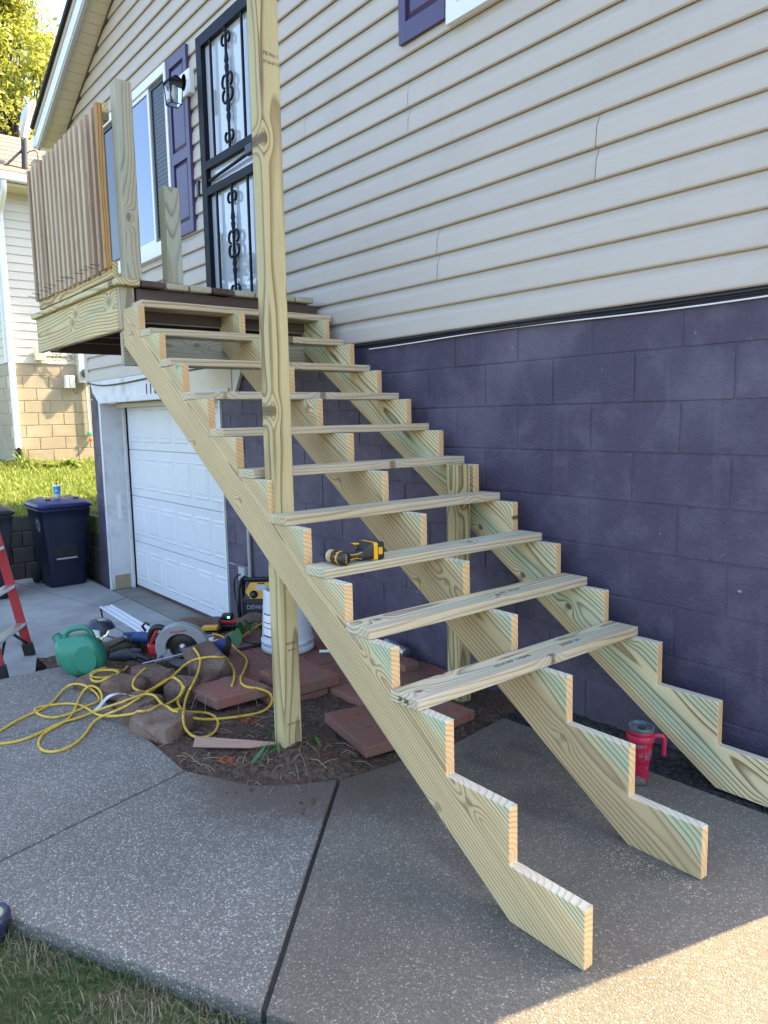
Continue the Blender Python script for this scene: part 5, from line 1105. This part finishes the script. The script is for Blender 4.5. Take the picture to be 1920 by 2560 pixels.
sh_ = MB().box(-.16, .15, -.004, 0, -.10, .045, Ms @ Matrix.Translation((.005, -.03, 0)) @ Matrix.Rotation(R(12), 4, 'Z')).build('shoe', 'alu', sw_)
MB().lathe([(.05, -.02), (.052, -.09), (.045, -.12), (0, -.121)], 18, Ms @ Matrix.Translation((-.03, .02, 0)), cap=False).build('motor', 'black', sw_)
hp = [Ms @ Vector(p) for p in ((-.135, -.015, -.035), (-.165, .0, -.035), (-.18, .045, -.035), (-.165, .09, -.035), (-.135, .11, -.035), (-.10, .10, -.035))]
MB().tube(cat_rom(hp, 4), [.020]*4+[.018]*17, 10).build('handle', 'black', sw_); MB().loft([[Ms @ Vector(p) for p in q_] for q_ in ([(-.195, -.045, -.055), (-.12, -.055, -.055), (-.115, -.055, -.01), (-.19, -.045, -.01)], [(-.20, .01, -.055), (-.15, .015, -.055), (-.15, .015, -.01), (-.20, .01, -.01)])]).build('battery', 'red', sw_, bevel=.008)
MB().tube([Ms @ Vector((-.172, .02, -.014)), Ms @ Vector((-.155, .06, -.012)), Ms @ Vector((-.13, .10, -.014))], .010, 8).build('handle_trim', 'red', sw_)
MB().tube([Ms @ Vector((-.20, .085, -.04)), Ms @ Vector((-.215, .115, -.04)), Ms @ Vector((-.195, .135, -.04)), Ms @ Vector((-.175, .12, -.04))], .008, 8).build('front_loop', 'black', sw_)
MB().tube([Ms @ Vector((-.22, -.075, .03)), Ms @ Vector((.0, -.02, .045)), Ms @ Vector((.20, .05, .03))], .0045, 6).build('rip_guide', 'steel', sw_)
text('logo', 'Milwaukee', .022, Ms @ Matrix.Translation((-.01, .105, .0228)) @ Matrix.Rotation(R(8), 4, 'Z'), 'red', sw_, shear=.3)
bgp = onZ(352, 1590, .11)
gl = MB(); gc = Vector((so.x-.16, so.y-.12, 0)); gc = onZ(352, 1592, .10)
MB_ = gl
for q, (a_, L) in enumerate(((2.6, .10), (3.0, .11), (3.4, .10), (3.8, .08))):
    e = gc+Vector((rt.x*math.cos(a_)*L, rt.y*math.cos(a_)*L, .02*math.sin(q)+.004)); gl.tube([gc, gc.lerp(e, .5)+Vector((0, 0, .01)), e], [.020, .015, .010], 8)
gl.tube([gc+Vector((.05, .05, -.01)), gc, gc+Vector((-.03, -.04, .0))], [.034, .036, .026], 10)
tag(gl.build('work_glove', 'blue'), 'crumpled blue work glove behind the red saw handle', 'glove')
gl = MB(); gc = hit(318, 1650)+Vector((0, 0, .03))
for q in range(5):
    e = gc+Vector((rt.x*(.12-.02*q), rt.y*(.12-.02*q), 0))+Vector((.05*math.cos(q*1.3), -.05*math.sin(q*1.3), .012*q-.02)); gl.tube([gc, gc.lerp(e, .5)+Vector((0, 0, .015)), e], [.028, .020, .012], 8)
gl.tube([gc-Vector((rt.x*.10, rt.y*.10, .01)), gc, gc+Vector((rt.x*.04, rt.y*.04, 0))], [.03, .045, .035], 10)
tag(gl.build('work_glove', 'dkgray'), 'dark gray work glove heaped on the log beside the saw', 'glove')
# solar path lights
sl = Vector((-3.345, -1.305, 0)); sl.z = drop(sl.x, sl.y)-.01; so1 = thing('solar_path_light', 'solar path light with glass bowl standing behind the green can', 'garden light', sl); Mt = Matrix.Translation(sl) @ Matrix.Rotation(R(-9), 4, Vector((.78, -.6, 0)))
MB().lathe([(.011, 0), (.013, .06), (.012, .19), (.016, .20), (.016, .215), (.024, .22)], 12, Mt).build('stake', 'dkgray', so1); MB().lathe([(.020, .218), (.034, .235), (.050, .262), (.058, .300)], 20, Mt, cap=False).build('glass_bowl', 'clear', so1)
MB().lathe([(.082, .300), (.080, .304), (.060, .332), (.045, .338), (.0, .339)], 24, Mt, cap=False).build('cap', 'navy', so1); MB().lathe([(.082, .300), (.058, .302), (0, .303)], 24, Mt, cap=False).build('cap_underside', 'black', so1); MB().box(-.022, .022, -.022, .022, .3395, .341, Mt).build('panel', 'lens', so1)
hp_ = hit(565, 1640); Mt = Matrix.Translation(hp_+Vector((0, 0, .062))) @ Vector((.55, .75, -.12)).to_track_quat('Z', 'Y').to_matrix().to_4x4(); so2 = thing('solar_path_light', 'dark solar light head lying on its side on the red pavers', 'garden light', hp_)
MB().lathe([(.0, -.075), (.028, -.074), (.036, -.055), (.052, .0)], 18, Mt, cap=False).build('lens', 'blue', so2); MB().lathe([(.052, .0), (.070, .002), (.068, .012), (.045, .03), (0, .034)], 22, Mt, cap=False).build('cap', 'black', so2)
dl = onZ(-34, 2284, .03); so3 = thing('disc_light', 'round solar disc light with pale panel sunk at the lawn edge', 'garden light', (dl.x, dl.y, -.08)); Mt = Matrix.Translation((dl.x, dl.y, 0))
MB().lathe([(.0, -.08), (.05, -.08), (.052, -.02), (.062, .0), (.064, .020), (.058, .027), (.046, .027), (.045, .023)], 28, Mt, cap=False).build('housing', 'navy', so3); MB().lathe([(.045, .024), (.03, .029), (0, .03)], 24, Mt, cap=False).build('panel', 'lens', so3)
# green watering can / jug
jg = Vector((-3.352, -1.348, 0)); jg.z = max(drop(jg.x, jg.y), -.02); ja = Vector((.55, .83, 0)).normalized(); Mj = axes(jg+Vector((0, 0, .0)), ja, Vector((0, 0, 1)).cross(ja)) @ Matrix.Rotation(R(-10), 4, 'Y')
wc = thing('watering_can', 'tilted green plastic watering can at the corner of the slab', 'watering can', jg)
secs = [(.0, .14, .11, .03, .02), (.02, .19, .14, .05, .015), (.08, .245, .165, .06, .0), (.15, .262, .170, .06, -.01), (.205, .245, .15, .05, -.015), (.235, .20, .11, .04, -.03), (.248, .12, .07, .03, -.05)]
MB().loft([[Mj @ Vector(p) for p in rrect(w_, d_, r_, z_, 6, cx, 0)] for z_, w_, d_, r_, cx in secs]).build('body', 'green', wc)
MB().tube(cat_rom([Mj @ Vector(p) for p in ((.085, 0, .205), (.080, 0, .250), (.045, 0, .282), (-.02, 0, .288), (-.065, 0, .270), (-.075, 0, .235))], 5), .018, 10).build('handle', 'green', wc)
MB().tube([Mj @ Vector((-.095, 0, .20)), Mj @ Vector((-.125, 0, .272))], [.040, .026], 14).build('spout', 'green', wc); MB().lathe([(.0, .0), (.022, 0), (.023, .002), (0, .0025)], 14, Matrix.Translation(Mj @ Vector((-.1255, 0, .2730))) @ (Mj.to_3x3() @ Vector((-.38, 0, .92))).to_track_quat('Z', 'Y').to_matrix().to_4x4(), cap=False).build('spout_opening', 'black', wc)
MB().prism([(.07*math.cos(t_*.4)*.9+.035, .11+.075*math.sin(t_*.4)*1.1) for t_ in range(16)], lambda a_, b_: Mj @ Vector((a_, -.080, b_)), lambda a_, b_: Mj @ Vector((a_, -.0870, b_))).build('side_panel', 'green', wc, bevel=.002)
MB().box(-.03, .03, -.0815, -.070, .026, .060, Mj).build('foot_recess', 'leaf_weed', wc, bevel=.004)
# aluminium strip, booklet, small white tube
a, b = onZ(265, 1516.5, ZD), onZ(366, 1578, ZD); d = (b-a); tr = MB(); n2 = Vector((-d.y, d.x, 0)).normalized()
Ma = axes((a+b)/2+Vector((0, 0, .004)), d, n2); L = d.length/2+.25; prof = [(-.07, .0), (-.06, .012), (-.05, .012), (-.04, .002), (-.01, .002), (0, .012), (.01, .002), (.04, .002), (.05, .012), (.06, .012), (.07, 0)]
tr.prism(prof+[(p[0], p[1]-.002) for p in prof[::-1]], lambda u, v: Ma @ Vector((-L+.25, u, v)), lambda u, v: Ma @ Vector((L+.1, u, v))); tag(tr.build('metal_strip', 'strip'), 'ribbed aluminium strip lying flat on the driveway', 'metal strip')
bo = onZ(505, 1574, .03); bo.z = drop(bo.x, bo.y)+.006; Mb2 = axes(bo, (.62, .78, 0), (-.78, .62, .15)); bkl = thing('booklet', 'purple and white instruction leaflet lying below the yellow battery', 'leaflet', bo)
MB().box(-.07, .07, -.05, .05, 0, .004, Mb2).build('cover', 'shutter', bkl); MB().box(-.07, -.02, -.05, .05, .0045, .006, Mb2).build('white_panel', 'paper', bkl)
pt = hit(812, 1634); pt.z = drop(pt.x, pt.y); tag(MB().tube([pt+Vector((-.03, -.02, .011)), pt+Vector((.02, .05, .011))], .010, 10).build('plastic_tube', 'paper'), 'small white plastic tube lying on a paver beside the bucket', 'tube')
# ================================================================== LADDER, BINS
ld = thing('step_ladder', 'red fiberglass step ladder with aluminium steps on the driveway', 'ladder', (-5.3, -1.3, ZD))
Aa, Bb = Vector((-5.10, -1.47, ZD)), Vector((-5.60, -1.15, ZD)); wdir = (Bb-Aa).normalized(); lean = Vector((-.54, -.84, 0)); H = 1.75
def rail(p, conv): return p, p+lean*.30+wdir*conv+Vector((0, 0, H))
rails = [rail(Aa, .08), rail(Bb, -.06)]
for (p, q), s_ in zip(rails, (1, -1)):
    M_ = axes((p+q)/2, q-p, wdir); L = (q-p).length; MB().box(-L/2+.09, L/2, -.008, .008, -.038, .038, M_).build('rail', 'ladder_red', ld, bevel=.003)
    MB().box(-L/2, -L/2+.11, -.018, .018, -.045, .045, M_).build('foot', 'black', ld, bevel=.006)
    for t_ in (.02, .05): MB().lathe([(.008, 0), (.006, .004), (0, .005)], 10, M_ @ Matrix.Translation((-L/2+.13+t_, .0, .038)), cap=False).build('rivet', 'alu', ld)
for k in range(5):
    t = (.16+.19*k); p, q = rails[0][0].lerp(rails[0][1], t), rails[1][0].lerp(rails[1][1], t); M_ = axes((p+q)/2, q-p, lean); L = (q-p).length/2-.01
    MB().box(-L, L, -.04, .04, -.014, .014, M_).build('step', 'alu', ld, bevel=.004)
    if k == 0:
        for e0, e1 in ((p, rails[0][0].lerp(rails[0][1], .06)), (q, rails[1][0].lerp(rails[1][1], .06))): MB().tube([e0.lerp((p+q)/2, .75)-Vector((0, 0, .02)), e1], .012, 6).build('brace', 'black', ld)
Ct = (rails[0][1]+rails[1][1])/2; MB().box(-.19, .19, -.16, .12, -.03, .03, axes(Ct+lean*.05, wdir, lean)).build('top_cap', 'black', ld, bevel=.01)
for s_ in (-1, 1):
    p = Ct+wdir*.14*s_+lean*.08; q = Vector((Ct.x, Ct.y, ZD))+wdir*.25*s_+lean*.62; M_ = axes((p+q)/2, q-p, wdir); L = (q-p).length/2; MB().box(-L, L, -.007, .007, -.02, .02, M_).build('rear_rail', 'ladder_red', ld, bevel=.002)
def wbin(label, c, w_, d_, h_, body, lid, rot=0.):
    t = thing('wheeled_bin', label, 'trash bin', c); M_ = Matrix.Translation(c) @ Matrix.Rotation(rot, 4, 'Z')
    sec = [(.0, .74, .70), (.03, .77, .73), (.55, .88, .86), (.60, .90, .89), (.80, .95, .95), (.90, .98, .98), (.905, 1.02, 1.02), (.935, 1.02, 1.02), (.935, .97, .97)]
    MB().loft([[M_ @ Vector(p) for p in rrect(d_*fx__, w_*fy__, .07, h_*z_, 4, 0, 0)] for z_, fx__, fy__ in sec]).build('body', body, t)
    l_ = MB().loft([[M_ @ Vector(p) for p in rrect(d_*f1, w_*f1, .08, h_*z_, 5)] for z_, f1 in ((.94, 1.04), (.955, 1.07), (.975, 1.07), (1.0, .98), (1.02, .86), (1.03, .5))]).build('lid', lid, t)
    for s_ in (-1, 1): MB().box(-d_*.30, d_*.30, s_*w_*.27-.035, s_*w_*.27+.035, h_*1.01, h_*1.045, M_).build('lid_rib', lid, l_, bevel=.012)
    MB().tube([M_ @ Vector((-d_*.56, -w_*.35, h_*.95)), M_ @ Vector((-d_*.62, -w_*.3, h_*.97)), M_ @ Vector((-d_*.62, w_*.3, h_*.97)), M_ @ Vector((-d_*.56, w_*.35, h_*.95))], .016, 8).build('handle', body, t)
    for s_ in (-1, 1): MB().lathe([(.0, -.03), (.11, -.03), (.12, -.02), (.12, .02), (.11, .03), (0, .03)], 18, M_ @ Matrix.Translation((-d_*.36, s_*w_*.42, .122)) @ Matrix.Rotation(R(90), 4, 'X'), cap=False).build('wheel', 'rubber', t)
    fx2 = d_*.443
    return t, M_, fx2
c1 = Vector((-8.42, -.07, ZD)); b1, M1, _ = wbin('navy blue wheeled bin with white serial number R645374', c1, .60, .66, 1.02, 'bin_blue', 'lid_blue')
xf_ = .66*.47; nf = Vector((1, 0, .065))
text('serial_number', 'R645374', .085, axes(c1+Vector((.296, -.0, .70)), (0, 1, 0), (.10, 0, 1)), 'paper', b1, .001, xs=.8)
MB().box(.275, .31, -.14, .10, .34, .36, M1).build('grab_bar', 'alu', b1, bevel=.004); MB().box(.255, .289, -.15, .11, .365, .50, M1).build('grab_recess', 'black', b1, bevel=.01)
ls_ = c1+Vector((.16, -.284, .76)); rg_ = MB()
for r0, r1 in ((.082, .076), (.066, .05)):
    vs = [ls_+Vector((r_*math.cos(k*.3142), 0-.10*(r_*math.sin(k*.3142)), r_*math.sin(k*.3142))) for r_ in (r0, r1) for k in range(20)]; rg_.add(vs, [(k, (k+1) % 20, 20+(k+1) % 20, 20+k) for k in range(20)])
for k in range(16):
    a_ = k*.3927; rg_.add([ls_+Vector((r_*math.cos(a_+o_), -.1*r_*math.sin(a_+o_), r_*math.sin(a_+o_))) for r_, o_ in ((.050, -.07), (.050, .07), (.030, .05), (.030, -.05))], [(0, 1, 2, 3)])
rg_.build('round_emblem', 'gray', b1)
c2 = Vector((-8.22, -.98, ZD)); b2, M2, _ = wbin('charcoal black wheeled bin behind the red ladder', c2, .60, .66, 1.02, 'bin_black', 'lid_black')
cz = ZD+1.02*1.03; cu = Vector((-8.36, -.085, cz)); cp_ = thing('paper_cup', 'blue and white drink cup with straw on the blue bin lid', 'cup', cu); Mc_ = Matrix.Translation(cu)
MB().lathe([(0, .0), (.034, .0), (.037, .055)], 20, Mc_, cap=False).build('cup_base', 'paper', cp_); MB().lathe([(.037, .055), (.0455, .145)], 20, Mc_, cap=False).build('blue_band', 'bluecup', cp_); MB().lathe([(.0455, .145), (.049, .147), (.049, .158), (.042, .164), (.0, .165)], 20, Mc_, cap=False).build('lid', 'paper', cp_); MB().tube([cu+Vector((0, 0, .16)), cu+Vector((.005, -.004, .245))], .0045, 6).build('straw', 'cable', cp_); MB().box(.040, .0475, -.03, -.008, .085, .115, Mc_).build('print_square', 'paper', cp_)
bw = Vector((-8.10, -.86, cz)); wb = thing('water_bottle', 'clear plastic water bottle standing on the black bin lid', 'bottle', bw); Mw = Matrix.Translation(bw)
MB().lathe([(0, 0), (.030, 0), (.033, .01), (.033, .05), (.030, .055), (.033, .06), (.033, .12), (.028, .15), (.013, .185), (.013, .195)], 18, Mw, cap=False).build('body', 'clear', wb); MB().lathe([(.0336, .065), (.0336, .105)], 18, Mw, cap=False).build('label', 'gray', wb); MB().lathe([(.0, .21), (.014, .21), (.015, .193), (.0145, .19)], 14, Mw, cap=False).build('cap', 'paper', wb)
